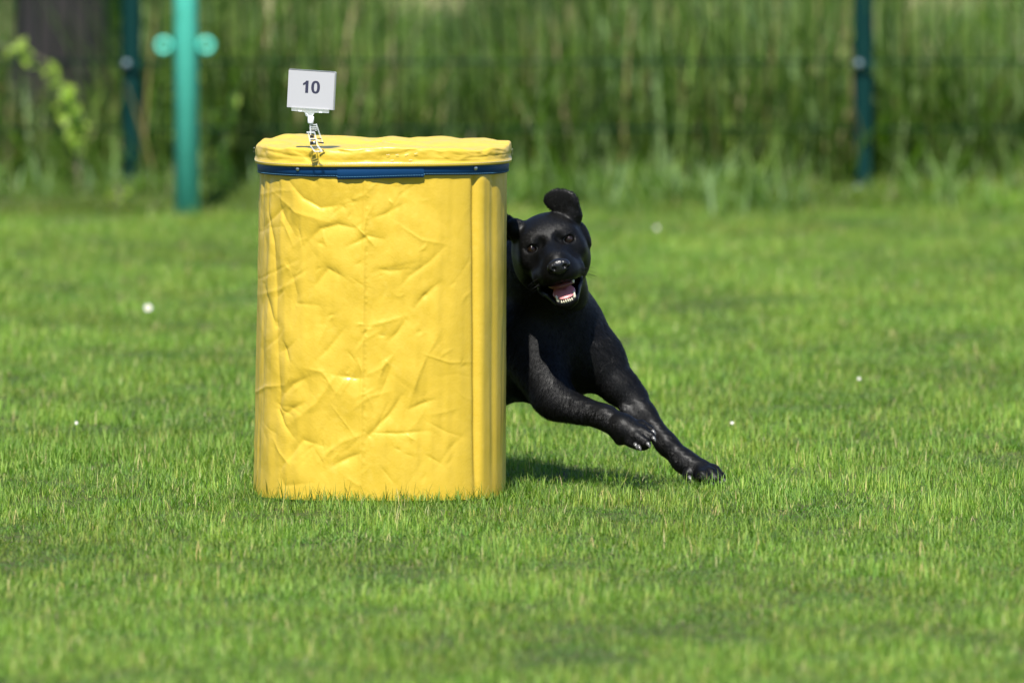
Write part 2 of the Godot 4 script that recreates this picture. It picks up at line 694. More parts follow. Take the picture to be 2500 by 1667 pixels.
	# dense clumps where the mower stops short of the fence
	var dp := [[0.5, Color(0.085, 0.150, 0.024)], [0.28, Color(0.145, 0.225, 0.042)], [0.22, Color(0.19, 0.29, 0.11)]]
	var clumps := []
	for k in 3:
		clumps.append(tuft(26, 0.12, 0.08, 0.30, 0.006, 0.013, 0.45, 1.3, dp, 6))
	at = []
	cols = []
	for i in 380:
		var px := rng.randf_range(-3.6, 1.1)
		var pz := rng.randf_range(FENCE_Z - 0.1, -12.25 - 0.12 * sin(px * 7.0))
		if px < 0.1 and pz > -12.75:
			continue
		if absf(px + 0.655) < 0.16 and pz > -12.4:
			continue
		at.append(spot(px, 0, pz, rng.randf_range(0.7, 1.1), rng.randf_range(0.3, 0.85)))
		cols.append(Color(1, 1, 1) * rng.randf_range(0.8, 1.3))
	scatter("grass_clumps", "dense rough grass clumps along the middle of the fence foot", clumps, at, cols)
	# long arching blades leaning out of the verge
	var rp := [[0.6, Color(0.21, 0.31, 0.10)], [0.3, Color(0.15, 0.25, 0.06)], [0.1, Color(0.36, 0.33, 0.18)]]
	var reeds := []
	for k in 4:
		reeds.append(tuft(7, 0.10, 0.22, 0.46, 0.008, 0.016, 0.45, 1.5, rp, 7))
	at = []
	cols = []
	for i in 330:
		var px := rng.randf_range(-3.6, 4.4)
		var right := smoothstep(1.1, 1.7, px)
		if rng.randf() > 0.35 + 0.65 * right:
			continue
		var pz := rng.randf_range(FENCE_Z - 0.1, -12.5 - 0.3 * (1.0 - right))
		if absf(px - 1.346) < 0.12:
			continue
		at.append(spot(px, 0, pz, rng.randf_range(0.5, 0.95), rng.randf_range(0.35, 0.7) + 0.35 * smoothstep(1.5, 1.8, px)))
		cols.append(Color(1, 1, 1) * rng.randf_range(0.7, 1.15))
	scatter("arching_reeds", "long arching pale green blades leaning along the fence foot", reeds, at, cols)
	# tall meadow behind the fence
	var mp := [[0.52, Color(0.090, 0.155, 0.024)], [0.24, Color(0.155, 0.235, 0.044)], [0.19, Color(0.20, 0.30, 0.12)], [0.05, Color(0.27, 0.23, 0.11)]]
	var tall_tufts := []
	for k in 5:
		tall_tufts.append(tuft(24, 0.13, 0.25, 0.85, 0.006, 0.015, 0.30, 1.2, mp, 6))
	at = []
	cols = []
	z = FENCE_Z - 0.12
	while z > -21.0:
		var x := -5.0
		while x < 5.6:
			var px := x + rng.randf_range(-0.07, 0.07)
			var pz := z + rng.randf_range(-0.07, 0.07)
			x += 0.135
			var n1 := patch.get_noise_2d(px * 1.6, pz)
			# lower growth in the middle, where the pale field shows over it
			var gap := maxf(exp(-pow((px - 0.05) / 0.24, 2.0)), 0.8 * exp(-pow((px - 1.75) / 0.3, 2.0)))
			var hi := 0.95 + n1 * 0.35 - (0.2 + 0.5 * smoothstep(-13.6, -15.5, pz)) * gap
			if Vector2(px + 1.07, pz + 14.4).length() < 0.24:
				continue
			if pz > -14.4 and px < -0.8:
				hi *= 0.62
			at.append(spot(px, 0, pz, rng.randf_range(0.85, 1.15), hi))
			var k := rng.randf_range(0.75, 1.2) * (1.0 + n1 * 0.5)
			cols.append(Color(k, k, k * 0.95))
		z -= 0.135
	var stalks := []
	for k in 3:
		stalks.append(seed_stalks())
	var sat := []
	var scol := []
	for i in 260:
		var pz := rng.randf_range(-17.5, FENCE_Z - 0.15)
		sat.append(spot(rng.randf_range(-3.5, 4.2), 0, pz, rng.randf_range(0.7, 1.1), rng.randf_range(0.55, 1.0)))
		scol.append(Color(1, 1, 1) * rng.randf_range(0.7, 1.2))
	scatter("seed_stalks", "pale grass stalks with seed heads in the tall meadow", stalks, sat, scol)
	scatter("meadow_grass", "tall dark green meadow grass behind the mesh fence", tall_tufts, at, cols)


# ------------------------------------------------------------------ barrel

var creases := []

func add_crease(pts: Array, depth: float, w_up: float, w_down: float) -> void:
	var lo := Vector2(9, 9)
	var hi := Vector2(-9, -9)
	for p in pts:
		lo = lo.min(p)
		hi = hi.max(p)
	var m := maxf(w_up, w_down) * 5.0
	creases.append([pts, depth * 0.62, w_up * 0.62, w_down * 0.62, lo - Vector2(m, m), hi + Vector2(m, m)])


func crease_height(p: Vector2) -> float:
	var sum := 0.0
	for c in creases:
		var lo: Vector2 = c[4]
		var hi: Vector2 = c[5]
		if p.x < lo.x or p.x > hi.x or p.y < lo.y or p.y > hi.y:
			continue
		var pts: Array = c[0]
		var best := 9.0
		var side := 1.0
		var along := 0.0
		var total := float(pts.size() - 1)
		for i in pts.size() - 1:
			var a: Vector2 = pts[i]
			var ab: Vector2 = pts[i + 1] - a
			var t := clampf((p - a).dot(ab) / ab.length_squared(), 0.0, 1.0)
			var off := p - a - ab * t
			var d := off.length()
			if d < best:
				best = d
				side = ab.cross(off)
				along = (i + t) / total
		var w: float = c[2] if side > 0.0 else c[3]
		sum += c[1] * exp(-best / w) * (0.25 + 0.75 * sin(PI * clampf(along, 0.04, 0.96)))
	return sum


# the hoop is drawn a little square by the four poles of the frame
func squared(a: float) -> float:
	return pow(pow(absf(sin(a)), 2.7) + pow(absf(cos(a)), 2.7), -1.0 / 2.7)


func angle_at(x: float, r: float) -> float:
	var a := asin(clampf(x / r, -1.0, 1.0))
	for k in 12:
		a = asin(clampf(x / (r * squared(a)), -1.0, 1.0))
	return a


func make_barrel() -> void:
	# folds: points along the fold, height (minus is a valley), reach above and below
	add_crease([Vector2(-0.2209, 0.7415), Vector2(-0.1858, 0.6989), Vector2(-0.1460, 0.6781), Vector2(-0.0978, 0.6847)], -0.010, 0.030, 0.012)
	add_crease([Vector2(-0.2587, 0.7131), Vector2(-0.2019, 0.6658), Vector2(-0.1262, 0.6468)], 0.006, 0.02, 0.03)
	add_crease([Vector2(-0.1782, 0.5995), Vector2(-0.1460, 0.6298), Vector2(-0.1044, 0.6411), Vector2(-0.0599, 0.6317)], -0.009, 0.012, 0.030)
	add_crease([Vector2(-0.1640, 0.4906), Vector2(-0.1281, 0.5379), Vector2(-0.0883, 0.5180)], -0.007, 0.012, 0.022)
	add_crease([Vector2(-0.2654, 0.7557), Vector2(-0.2682, 0.6629), Vector2(-0.2550, 0.5900), Vector2(-0.2521, 0.5266), Vector2(-0.2483, 0.4006)], -0.010, 0.012, 0.008)
	add_crease([Vector2(-0.2483, 0.4101), Vector2(-0.2426, 0.3059), Vector2(-0.2408, 0.2491), Vector2(-0.2455, 0.2084), Vector2(-0.2303, 0.1733), Vector2(-0.2114, 0.1449)], -0.009, 0.014, 0.009)
	add_crease([Vector2(-0.2303, 0.3627), Vector2(-0.2161, 0.3201)], -0.006, 0.006, 0.010)
	add_crease([Vector2(-0.1148, 0.2917), Vector2(-0.0693, 0.2851), Vector2(-0.0419, 0.2832)], -0.007, 0.020, 0.012)
	add_crease([Vector2(-0.0618, 0.3343), Vector2(-0.0419, 0.2851)], 0.004, 0.012, 0.012)
	add_crease([Vector2(-0.0381, 0.1449), Vector2(-0.0078, 0.1780), Vector2(0.0168, 0.2017), Vector2(0.0443, 0.2443)], -0.007, 0.008, 0.016)
	add_crease([Vector2(-0.2370, 0.0720), Vector2(-0.2114, 0.1070), Vector2(-0.1887, 0.1383), Vector2(-0.1404, 0.1260)], -0.008, 0.018, 0.012)
	add_crease([Vector2(0.0585, 0.2084), Vector2(0.0727, 0.2585), Vector2(0.0860, 0.2993), Vector2(0.1371, 0.4015)], 0.005, 0.018, 0.012)
	add_crease([Vector2(0.0159, 0.3722), Vector2(0.0348, 0.3911), Vector2(0.0538, 0.4195)], -0.006, 0.010, 0.014)
	add_crease([Vector2(0.0405, 0.4953), Vector2(0.0632, 0.5218), Vector2(0.1078, 0.5521), Vector2(0.1494, 0.5928)], -0.005, 0.016, 0.010)
	add_crease([Vector2(0.0737, 0.4479), Vector2(0.1011, 0.4783), Vector2(0.1314, 0.5048)], -0.006, 0.010, 0.012)
	add_crease([Vector2(-0.0835, 0.5900), Vector2(-0.0504, 0.6042), Vector2(-0.0352, 0.6146), Vector2(0.0017, 0.6070)], -0.006, 0.010, 0.010)
	add_crease([Vector2(-0.0693, 0.6421), Vector2(-0.0381, 0.6137), Vector2(-0.0173, 0.5900)], 0.005, 0.010, 0.010)
	add_crease([Vector2(-0.0201, 0.6563), Vector2(0.0064, 0.6658), Vector2(0.0500, 0.6894)], -0.005, 0.010, 0.016)
	add_crease([Vector2(-0.2370, 0.2377), Vector2(-0.2095, 0.2680), Vector2(-0.1735, 0.2870)], -0.007, 0.010, 0.020)
	add_crease([Vector2(-0.2360, 0.1923), Vector2(-0.2114, 0.2112), Vector2(-0.1849, 0.2254)], -0.006, 0.010, 0.014)
	add_crease([Vector2(-0.1148, 0.0824), Vector2(-0.0835, 0.0994), Vector2(-0.0504, 0.1108)], -0.006, 0.010, 0.018)
	add_crease([Vector2(-0.2398, 0.0597), Vector2(-0.2303, 0.0313), Vector2(-0.1640, 0.0407)], -0.006, 0.012, 0.016)
	add_crease([Vector2(-0.2777, 0.6279), Vector2(-0.2360, 0.6733), Vector2(-0.2303, 0.6421)], -0.006, 0.010, 0.012)
	add_crease([Vector2(-0.2209, 0.5521), Vector2(-0.2019, 0.4764), Vector2(-0.2038, 0.4555), Vector2(-0.1498, 0.4527)], -0.005, 0.012, 0.016)
	add_crease([Vector2(-0.2777, 0.4953), Vector2(-0.2635, 0.4385), Vector2(-0.2512, 0.4006)], -0.008, 0.010, 0.010)
	add_crease([Vector2(-0.0087, 0.5379), Vector2(0.0159, 0.5332), Vector2(0.0613, 0.5379)], -0.005, 0.008, 0.014)
	add_crease([Vector2(-0.0381, 0.4053), Vector2(0.0064, 0.4148), Vector2(0.0538, 0.4290)], 0.004, 0.010, 0.012)
	add_crease([Vector2(-0.1830, 0.3059), Vector2(-0.1404, 0.2983), Vector2(-0.1072, 0.2491)], 0.004, 0.012, 0.012)
	add_crease([Vector2(-0.1546, 0.3248), Vector2(-0.1262, 0.3532), Vector2(-0.0883, 0.4006)], -0.005, 0.014, 0.012)
	add_crease([Vector2(-0.0267, 0.1582), Vector2(0.0348, 0.1563), Vector2(0.1059, 0.1619)], -0.004, 0.006, 0.008)
	add_crease([Vector2(0.0585, 0.2112), Vector2(0.0917, 0.2254), Vector2(0.1201, 0.2349)], -0.005, 0.006, 0.012)
	add_crease([Vector2(-0.0078, 0.2415), Vector2(0.0083, 0.2775), Vector2(0.0254, 0.3248)], -0.005, 0.016, 0.010)
	add_crease([Vector2(-0.2209, 0.1733), Vector2(-0.1546, 0.2254), Vector2(-0.0978, 0.3059)], 0.005, 0.020, 0.020)
	add_crease([Vector2(-0.1640, 0.0786), Vector2(-0.0978, 0.1354), Vector2(-0.0457, 0.1544)], 0.004, 0.018, 0.018)
	add_crease([Vector2(0.1011, 0.1070), Vector2(0.1390, 0.0833)], -0.004, 0.008, 0.010)

	var barrel := holder("fabric_barrel")
	tag(barrel, "yellow tarpaulin barrel with a blue band under its lid", "barrel")
	# many small sharp crinkles, mostly slanting
	for i in 150:
		var c := Vector2(rng.randf_range(-0.285, 0.20), rng.randf_range(0.02, 0.75))
		if rng.randf() < 0.55 and c.x > 0.02:
			continue
		var ang := rng.randf_range(0.2, 1.3) if rng.randf() < 0.5 else rng.randf() * TAU
		var long := 0.008 + 0.06 * pow(rng.randf(), 2.0)
		var d := Vector2(cos(ang), sin(ang)) * long
		var bend := Vector2(-d.y, d.x) * rng.randf_range(-0.25, 0.25)
		var w := rng.randf_range(0.003, 0.009)
		add_crease([c - d, c + bend, c + d], rng.randf_range(0.0010, 0.0034) * (-1.0 if rng.randf() < 0.7 else 1.0), w, w * rng.randf_range(0.5, 2.0))
	var crumple := FastNoiseLite.new()
	crumple.seed = 21
	crumple.noise_type = FastNoiseLite.TYPE_CELLULAR
	crumple.cellular_return_type = FastNoiseLite.RETURN_DISTANCE2_SUB
	crumple.cellular_distance_function = FastNoiseLite.DISTANCE_EUCLIDEAN
	crumple.frequency = 11.0
	crumple.fractal_type = FastNoiseLite.FRACTAL_NONE
	crumple.domain_warp_enabled = true
	crumple.domain_warp_amplitude = 0.05
	crumple.domain_warp_frequency = 6.0
	var small: FastNoiseLite = crumple.duplicate()
	small.seed = 8
	small.frequency = 26.0
	var soft := FastNoiseLite.new()
	soft.seed = 2
	soft.frequency = 3.2
	soft.fractal_octaves = 2
	var rows := []
	var nx := 720
	var ny := 290
	var top := 0.772
	for j in ny + 1:
		var y := top * j / ny
		var row := []
		for i in nx:
			var a := TAU * i / nx
			var s := sin(a)
			var c := cos(a)
			var low := 1.0 - y / top
			var r := (0.2885 + (0.016 if s < 0.0 else -0.003) * low * s * s) * squared(a)
			var u := a * 0.29 if a < PI else (a - TAU) * 0.29
			var x := r * s
			var amp := 1.0 - 0.62 * smoothstep(0.08, 0.2, x)
			var h := crumple.get_noise_2d(u * 0.9, y * 0.75 + u * 0.3) * 0.0020 * amp
			h += small.get_noise_2d(u, y * 0.8) * 0.0006 * amp
			# slack hanging in upright folds
			h += soft.get_noise_2d(u * 7.0 + 3.0, y * 0.7) * 0.0026 * amp
			h += soft.get_noise_2d(u * 1.6 + y * 0.5, y * 1.2) * 0.0045 * amp * (1.0 - 0.75 * smoothstep(0.8, 0.98, absf(s)))
			if c > 0.05:
				h += crease_height(Vector2(x, y)) * (0.25 + 0.75 * amp)
				# poles inside the cloth on the right, the seam in the middle
				h -= 0.0085 * exp(-pow((x - 0.2135 - 0.004 * low) / 0.0058, 2.0))
				h += 0.004 * exp(-pow((x - 0.232) / 0.009, 2.0))
				h -= 0.003 * exp(-pow((x - 0.2560) / 0.006, 2.0))
				var seam := x + 0.041 + 0.012 * low
				h += 0.0022 * exp(-pow(seam / 0.004, 2.0)) - 0.0028 * exp(-pow((seam - 0.007) / 0.003, 2.0)) * (0.6 + 0.8 * small.get_noise_2d(y * 2.0, 4.0))
				# gathers hanging from the band
				h += 0.0035 * sin(u * 95.0 + 3.0 * soft.get_noise_2d(u * 3.0, 1.0)) * exp(-(top - y) * 42.0) * amp
			# the cloth is fixed at the band and hemmed at the ground
			h *= smoothstep(0.0, 0.035, top - y) * (0.45 + 0.55 * smoothstep(0.0, 0.12, y))
			row.append(Vector3((r + h) * s, y, (r + h) * c))
		rows.append(row)
	obj("cloth_side", done(sheet(rows, true)), mats.yellow, barrel)
	creases.clear()

	# blue band, its overlapping flap, rivets and stitches
	var wob := func(a: float) -> float: return 0.0025 * sin(a * 2.0 + 0.6) + 0.001 * sin(a * 5.0)
	var band := []
	for prof in [[0.2880, 0.7515], [0.2925, 0.7520], [0.2935, 0.7680], [0.2925, 0.7810], [0.2880, 0.7830]]:
		var row := []
		for i in 200:
			var a := TAU * i / 200
			row.append(Vector3(prof[0] * squared(a) * sin(a), prof[1] + wob.call(a), prof[0] * squared(a) * cos(a)))
		band.append(row)
	var bo := obj("band", done(sheet(band, true)), mats.blue, barrel)
	bo.set_meta("label", "blue sewn band under the lid")
	var flap := []
	for prof in [[0.2932, 0.7468], [0.2944, 0.7474], [0.2947, 0.7680], [0.2944, 0.7800], [0.2932, 0.7804]]:
		var row := []
		for i in 60:
			var a := lerpf(angle_at(-0.105, 0.295), angle_at(0.096, 0.295), i / 59.0)
			row.append(Vector3(prof[0] * squared(a) * sin(a), prof[1] + wob.call(a), prof[0] * squared(a) * cos(a)))
		flap.append(row)
	obj("band_flap", done(sheet(flap, false)), mats.blue, barrel)
	for line in [[0.7550, 0.2935, 0.2950], [0.7715, 0.2937, 0.2950]]:
		var st := start()
		for k in 150:
			var a0 := -1.5 + k * 0.02
			var pts := []
			for q in [0.0, 0.006, 0.012]:
				var a: float = a0 + q
				var on_flap: bool = a > angle_at(-0.105, 0.295) and a < angle_at(0.096, 0.295)
				var r: float = (line[2] if on_flap else line[1]) * squared(a)
				pts.append(Vector3(sin(a) * r, line[0] + wob.call(a) - (0.003 if on_flap and line[0] < 0.77 else 0.0), cos(a) * r))
			tube(pts, [0.0004, 0.0005, 0.0004], 5, st)
		obj("stitching", done(st), mats.blue_thread, barrel)
	for p in [Vector3(-0.1970, 0.7681, 0.2900), Vector3(0.2158, 0.7691, 0.2900)]:
		var a := angle_at(p.x, 0.2945)
		var b := Basis(Vector3.UP, a)
		obj("rivet", ball(Vector3(0.0052, 0.0052, 0.003), 14), mats.metal, barrel, Transform3D(b, Vector3(p.x, p.y, cos(a) * 0.2945 * squared(a))))

	# lid: a soft tarpaulin cap with a hemmed, puckered rim
	add_crease([Vector2(-0.2777, 0.8069), Vector2(-0.2209, 0.7983), Vector2(-0.1451, 0.7946)], -0.004, 0.006, 0.006)
	add_crease([Vector2(-0.2209, 0.8249), Vector2(-0.1877, 0.8173), Vector2(-0.1716, 0.8116)], -0.005, 0.006, 0.006)
	add_crease([Vector2(-0.1546, 0.8249), Vector2(-0.1262, 0.8154), Vector2(-0.0788, 0.8097)], -0.005, 0.005, 0.008)
	add_crease([Vector2(-0.0125, 0.8002), Vector2(0.0443, 0.8059), Vector2(0.0917, 0.8192), Vector2(0.1201, 0.8249)], -0.005, 0.006, 0.008)
	add_crease([Vector2(0.1390, 0.8154), Vector2(0.1769, 0.8249), Vector2(0.2053, 0.8154), Vector2(0.2242, 0.8002)], -0.005, 0.008, 0.006)
	add_crease([Vector2(0.1864, 0.7936), Vector2(0.2337, 0.7946), Vector2(0.3000, 0.7965)], -0.004, 0.005, 0.004)
	add_crease([Vector2(0.2290, 0.8031), Vector2(0.2526, 0.8220)], -0.004, 0.005, 0.006)
	add_crease([Vector2(-0.0693, 0.8059), Vector2(0.0064, 0.8126), Vector2(0.0632, 0.8268)], 0.003, 0.006, 0.008)
	for i in 46:
		var c := Vector2(rng.randf_range(-0.285, 0.285), rng.randf_range(0.788, 0.814))
		var ang := rng.randf_range(-0.9, 0.9)
		var d := Vector2(cos(ang), sin(ang) * 0.6) * rng.randf_range(0.006, 0.028)
		var w := rng.randf_range(0.003, 0.006)
		add_crease([c - d, c + Vector2(-d.y, d.x) * rng.randf_range(-0.2, 0.2), c + d], rng.randf_range(0.001, 0.0026) * (-1.0 if rng.randf() < 0.65 else 1.0), w, w * rng.randf_range(0.6, 1.6))
	var lid_rows := []
	var profile := [[0.2945, 0.7870], [0.2960, 0.7745], [0.2985, 0.7740], [0.2992, 0.7765], [0.2996, 0.7800], [0.2994, 0.7830], [0.2985, 0.7838]]
	for k in 11:
		profile.append([0.2985 + 0.0012 * sin(PI * k / 10.0), 0.786 + 0.0024 * k])
	for k in 7:
		var t := (k + 1) / 7.0 * PI / 2
		profile.append([0.2985 - 0.007 * (1 - cos(t)), 0.8108 + 0.0060 * sin(t)])
	for k in 14:
		profile.append([0.290 * (1.0 - (k + 1) / 14.2), 0.8168])
	for k in profile.size():
		var r: float = profile[k][0]
		var y: float = profile[k][1]
		var row := []
		for i in 480:
			var a := TAU * i / 480
			var s := sin(a)
			var c := cos(a)
			var up := smoothstep(0.785, 0.815, y)
			var rr := r * squared(a)
			var yy := y + 0.0015 * sin(a * 2.0 + 0.6)
			# the top sags between the poles of the frame
			yy += up * (0.0035 * sin(a * 3.0 + 2.6) + 0.002 * sin(a * 5.0 + 1.0) - 0.002 * smoothstep(0.0, 0.2, 0.30 - r))
			yy += up * (soft.get_noise_2d(r * s * 3.0, r * c * 3.0) * 0.006)
			if y > 0.7845:
				var h := crumple.get_noise_2d(a * 0.29, y * 2.0 + 7.0) * 0.0016 + small.get_noise_2d(a * 0.29, y * 1.5) * 0.0005 + soft.get_noise_2d(a * 1.4, y * 6.0) * 0.002
				if c > 0.05:
					h += crease_height(Vector2(rr * s, yy))
				rr += h * smoothstep(0.7845, 0.790, y) * smoothstep(0.2, 0.29, r)
			row.append(Vector3(rr * s, yy, rr * c))
		lid_rows.append(row)
	creases.clear()
	var lid := obj("lid", done(sheet(lid_rows, true, null, false, true)), mats.yellow, barrel)
	var hs := start()
	for k in 190:
		var a0 := -1.55 + k * 0.0165
		var pts := []
		for q in [0.0, 0.005, 0.010]:
			var a: float = a0 + q
			pts.append(Vector3(sin(a), 0, cos(a)) * 0.2997 * squared(a) + Vector3(0, 0.7802 + 0.0015 * sin(a * 2.0 + 0.6), 0))
		tube(pts, [0.0003, 0.0004, 0.0003], 5, hs)
	obj("hem_stitching", done(hs), mats.thread, lid)
	var loose := [[-1.48, 0.806], [-1.42, 0.806], [-1.5, 0.797], [1.40, 0.803], [1.45, 0.797], [1.5, 0.803], [1.46, 0.792], [0.03, 0.803], [0.10, 0.804], [0.17, 0.804], [0.24, 0.806], [0.06, 0.791], [0.20, 0.791]]
	for q in loose:
		var a: float = q[0]
		var pts := []
		for k in 4:
			var b := a + k * 0.009
			pts.append(Vector3(sin(b), 0, cos(b)) * squared(b) * (0.3010 + rng.randf_range(-0.0005, 0.0008)) + Vector3(0, q[1] + rng.randf_range(-0.0008, 0.0008), 0))
		obj("thread_end", done(tube(pts, [0.0003, 0.0004, 0.0004, 0.0003], 5)), mats.thread, lid)


# ------------------------------------------------------------------ number card in its clip

func bar(parent: Node, called: String, m: Material, a: Vector3, b: Vector3, w: float, d: float) -> void:
	# a slim chamfered bar from a to b, w across and d deep
	var dir := b - a
	var up := dir.normalized()
	var side := up.cross(Vector3.BACK).normalized() * -1.0
	var t := Transform3D(Basis(side, up, side.cross(up)), a)
	obj(called, post_mesh(w, d, dir.length(), minf(w, d) * 0.22), m, parent, t)


func make_sign() -> void:
	var foot := Vector3(-0.1667, 0.8326, 0.2930)
	var clip := holder("card_clip", foot)
	tag(clip, "clear plastic clip with metal spring gripping the barrel lid", "clip")
	# pieces measured from the foot, millimetres to metres
	var k := 0.001
	var mm := func(x: float, y: float, z: float) -> Vector3: return Vector3(x, y, z) * k
	# rear jaw with rungs, sloping down behind the rim
	bar(clip, "rear_jaw_rail", mats.clear, mm.call(-1, 42, 3), mm.call(1, -2, 7), 3.0 * k, 4 * k)
	bar(clip, "rear_jaw_rail", mats.clear, mm.call(13, 42, 3), mm.call(28, -2, 2), 3.0 * k, 4 * k)
	for y in [40.0, 35.5, 31.5, 27.0]:
		bar(clip, "rung", mats.clear, mm.call(-1, y, 4), mm.call(15, y, 4), 2.2 * k, 3 * k)
	bar(clip, "rear_jaw_tip", mats.clear, mm.call(14, 6, -2), mm.call(30, -5, -2), 2.4 * k, 6 * k)
	# front jaw
	bar(clip, "front_jaw_lever", mats.clear, mm.call(-9, 22.5, 14), mm.call(10, 22.5, 12), 4 * k, 5 * k)
	bar(clip, "front_jaw_rail", mats.clear, mm.call(-5, 20, 14), mm.call(2, -10, 19), 2.6 * k, 4 * k)
	bar(clip, "front_jaw_rail", mats.clear, mm.call(10, 22, 14), mm.call(16, -8, 19), 2.6 * k, 4 * k)
	bar(clip, "front_jaw_rail", mats.clear, mm.call(0, -8, 19), mm.call(9, -20, 21), 2.6 * k, 4 * k)
	bar(clip, "front_jaw_rail", mats.clear, mm.call(16, -7, 19), mm.call(26, -20, 21), 3.6 * k, 4 * k)
	bar(clip, "front_jaw_tip", mats.clear, mm.call(8, -21, 21), mm.call(28, -21, 21), 3.0 * k, 4 * k)
	bar(clip, "front_jaw_bar", mats.clear, mm.call(-2, 8, 17), mm.call(13, 8, 17), 2.6 * k, 3 * k)
	# metal spring
	bar(clip, "spring", mats.dark_metal, mm.call(-1, 13, 15), mm.call(8, 13, 15), 6.5 * k, 3 * k)
	bar(clip, "spring", mats.dark_metal, mm.call(0, 5.5, 17), mm.call(12, 5.5, 17), 2.0 * k, 3 * k)
	bar(clip, "spring", mats.dark_metal, mm.call(-1, -2, 19), mm.call(13, -2, 19), 8.0 * k, 4 * k)
	bar(clip, "spring", mats.dark_metal, mm.call(18, -1, 8), mm.call(31, -2, 6), 3.0 * k, 3 * k)
	bar(clip, "spring", mats.dark_metal, mm.call(16, 8, 8), mm.call(25, 8, 6), 2.0 * k, 3 * k)
	bar(clip, "spring", mats.dark_metal, mm.call(3, 26, 7), mm.call(11, 26, 7), 2.2 * k, 3 * k)
	obj("spring_pin", ball(Vector3(0.003, 0.004, 0.002), 10), mats.metal, clip, Transform3D(Basis(), mm.call(9, -1, 22)))
	# ball joint and the holder's foot
	var kn := []
	for q in [[0.0, 0.0], [5.6, 0.2], [6.6, 1.5], [7.2, 9.0], [7.0, 16.0], [6.0, 17.4], [0.0, 17.6]]:
		var row := []
		for i in 20:
			var a := TAU * i / 20
			var sq := pow(pow(absf(cos(a)), 3.0) + pow(absf(sin(a)), 3.0), -1.0 / 3.0)
			row.append(Vector3(cos(a) * q[0] * sq, q[1], -sin(a) * q[0] * sq * 0.8) * k)
		kn.append(row)
	obj("swivel_joint", done(sheet(kn, true)), mats.milky, clip, Transform3D(Basis(Vector3.BACK, -0.07), mm.call(0, 42.5, 4)))

	# the card and its clear sleeve
	var centre := Vector3(-0.1657, 0.9529, 0.2950)
	var turn := Basis(Vector3.BACK, -0.058) * Basis(Vector3.UP, -0.12) * Basis(Vector3.RIGHT, 0.05)
	var hold := holder("number_card_holder", centre)
	hold.basis = turn
	tag(hold, "clear acrylic card holder standing in the clip on the barrel", "card holder")
	obj("sleeve", prism(PackedVector2Array([Vector2(-0.0535, -0.0435), Vector2(0.0570, -0.0435), Vector2(0.0570, 0.0440), Vector2(0.0545, 0.0462), Vector2(-0.0535, 0.0462)]), 0.0016), mats.clear, hold, Transform3D(Basis(), Vector3(0.0006, 0, -0.0022)))
	bar(hold, "sleeve_edge", mats.grey_plastic, Vector3(0.0562, -0.043, -0.0010), Vector3(0.0562, 0.044, -0.0010), 0.0022, 0.0016)
	bar(hold, "sleeve_edge", mats.grey_plastic, Vector3(-0.0525, 0.0452, -0.0010), Vector3(0.0535, 0.0452, -0.0010), 0.0018, 0.0016)
	obj("gripper", prism(PackedVector2Array([Vector2(-0.043, -0.041), Vector2(-0.043, -0.0505), Vector2(-0.012, -0.0515), Vector2(-0.0085, -0.060), Vector2(0.0005, -0.0645), Vector2(0.0065, -0.060), Vector2(0.012, -0.0515), Vector2(0.045, -0.0505), Vector2(0.045, -0.041)]), 0.006), mats.clear, hold)
	for x in [-0.026, 0.022]:
		bar(hold, "gripper_lug", mats.milky, Vector3(x, -0.0500, 0.0034), Vector3(x + 0.007, -0.0502, 0.0034), 0.0028, 0.002)
	bar(hold, "gripper_neck", mats.milky, Vector3(-0.007, -0.055, 0.0035), Vector3(0.001, -0.064, 0.0035), 0.002, 0.002)
	bar(hold, "gripper_neck", mats.milky, Vector3(0.009, -0.055, 0.0035), Vector3(0.003, -0.064, 0.0035), 0.002, 0.002)
	var card := holder("number_card", centre)
	card.basis = turn
	tag(card, "white card printed with the number 10 above the barrel", "sign")
	obj("card", prism(PackedVector2Array([Vector2(-0.0540, -0.0430), Vector2(0.0535, -0.0430), Vector2(0.0535, 0.0435), Vector2(-0.0540, 0.0435)]), 0.0008), mats.paper, card)
	# digits
	var one := PackedVector2Array([Vector2(0.0142, 0), Vector2(0.0142, 0.0285), Vector2(0.0087, 0.0285), Vector2(0.0062, 0.0250), Vector2(0.0015, 0.0222), Vector2(0.0015, 0.0172), Vector2(0.0050, 0.0185), Vector2(0.0073, 0.0202), Vector2(0.0073, 0)])
	var oo := PackedVector2Array()
	var oi := PackedVector2Array()
	for i in 40:
		var a := TAU * i / 40
		oo.append(Vector2(0.0102 * signf(cos(a)) * pow(absf(cos(a)), 0.85), 0.0148 * signf(sin(a)) * pow(absf(sin(a)), 0.85)))
		oi.append(Vector2(0.0036 * signf(cos(a)) * pow(absf(cos(a)), 0.8), 0.0100 * signf(sin(a)) * pow(absf(sin(a)), 0.8)))
	obj("digit_one", prism(one, 0.0003), mats.ink, card, Transform3D(Basis(), Vector3(-0.0205, -0.0072, 0.0006)))
	obj("digit_zero", prism(oo, 0.0003, [oi]), mats.ink, card, Transform3D(Basis(), Vector3(0.0106, 0.0072, 0.0006)))


# ------------------------------------------------------------------ dog
# The body is a field of tapered bones and ellipsoids, joined smoothly and meshed as surface nets.

var prims := []

func bone(a: Vector3, b: Vector3, ra: float, rb: float, k := 0.03) -> void:
	prims.append([0, a, b - a, ra, rb, k, 1.0 / maxf((b - a).length_squared(), 1e-9)])


func lump(at: Vector3, r: Vector3, turn := Basis(), k := 0.02) -> void:
	prims.append([1, at, turn.transposed(), r, 0, k, 0])


func carve(at: Vector3, r: Vector3, turn := Basis(), k := 0.006) -> void:
	prims.append([2, at, turn.transposed(), r, 0, k, 0])


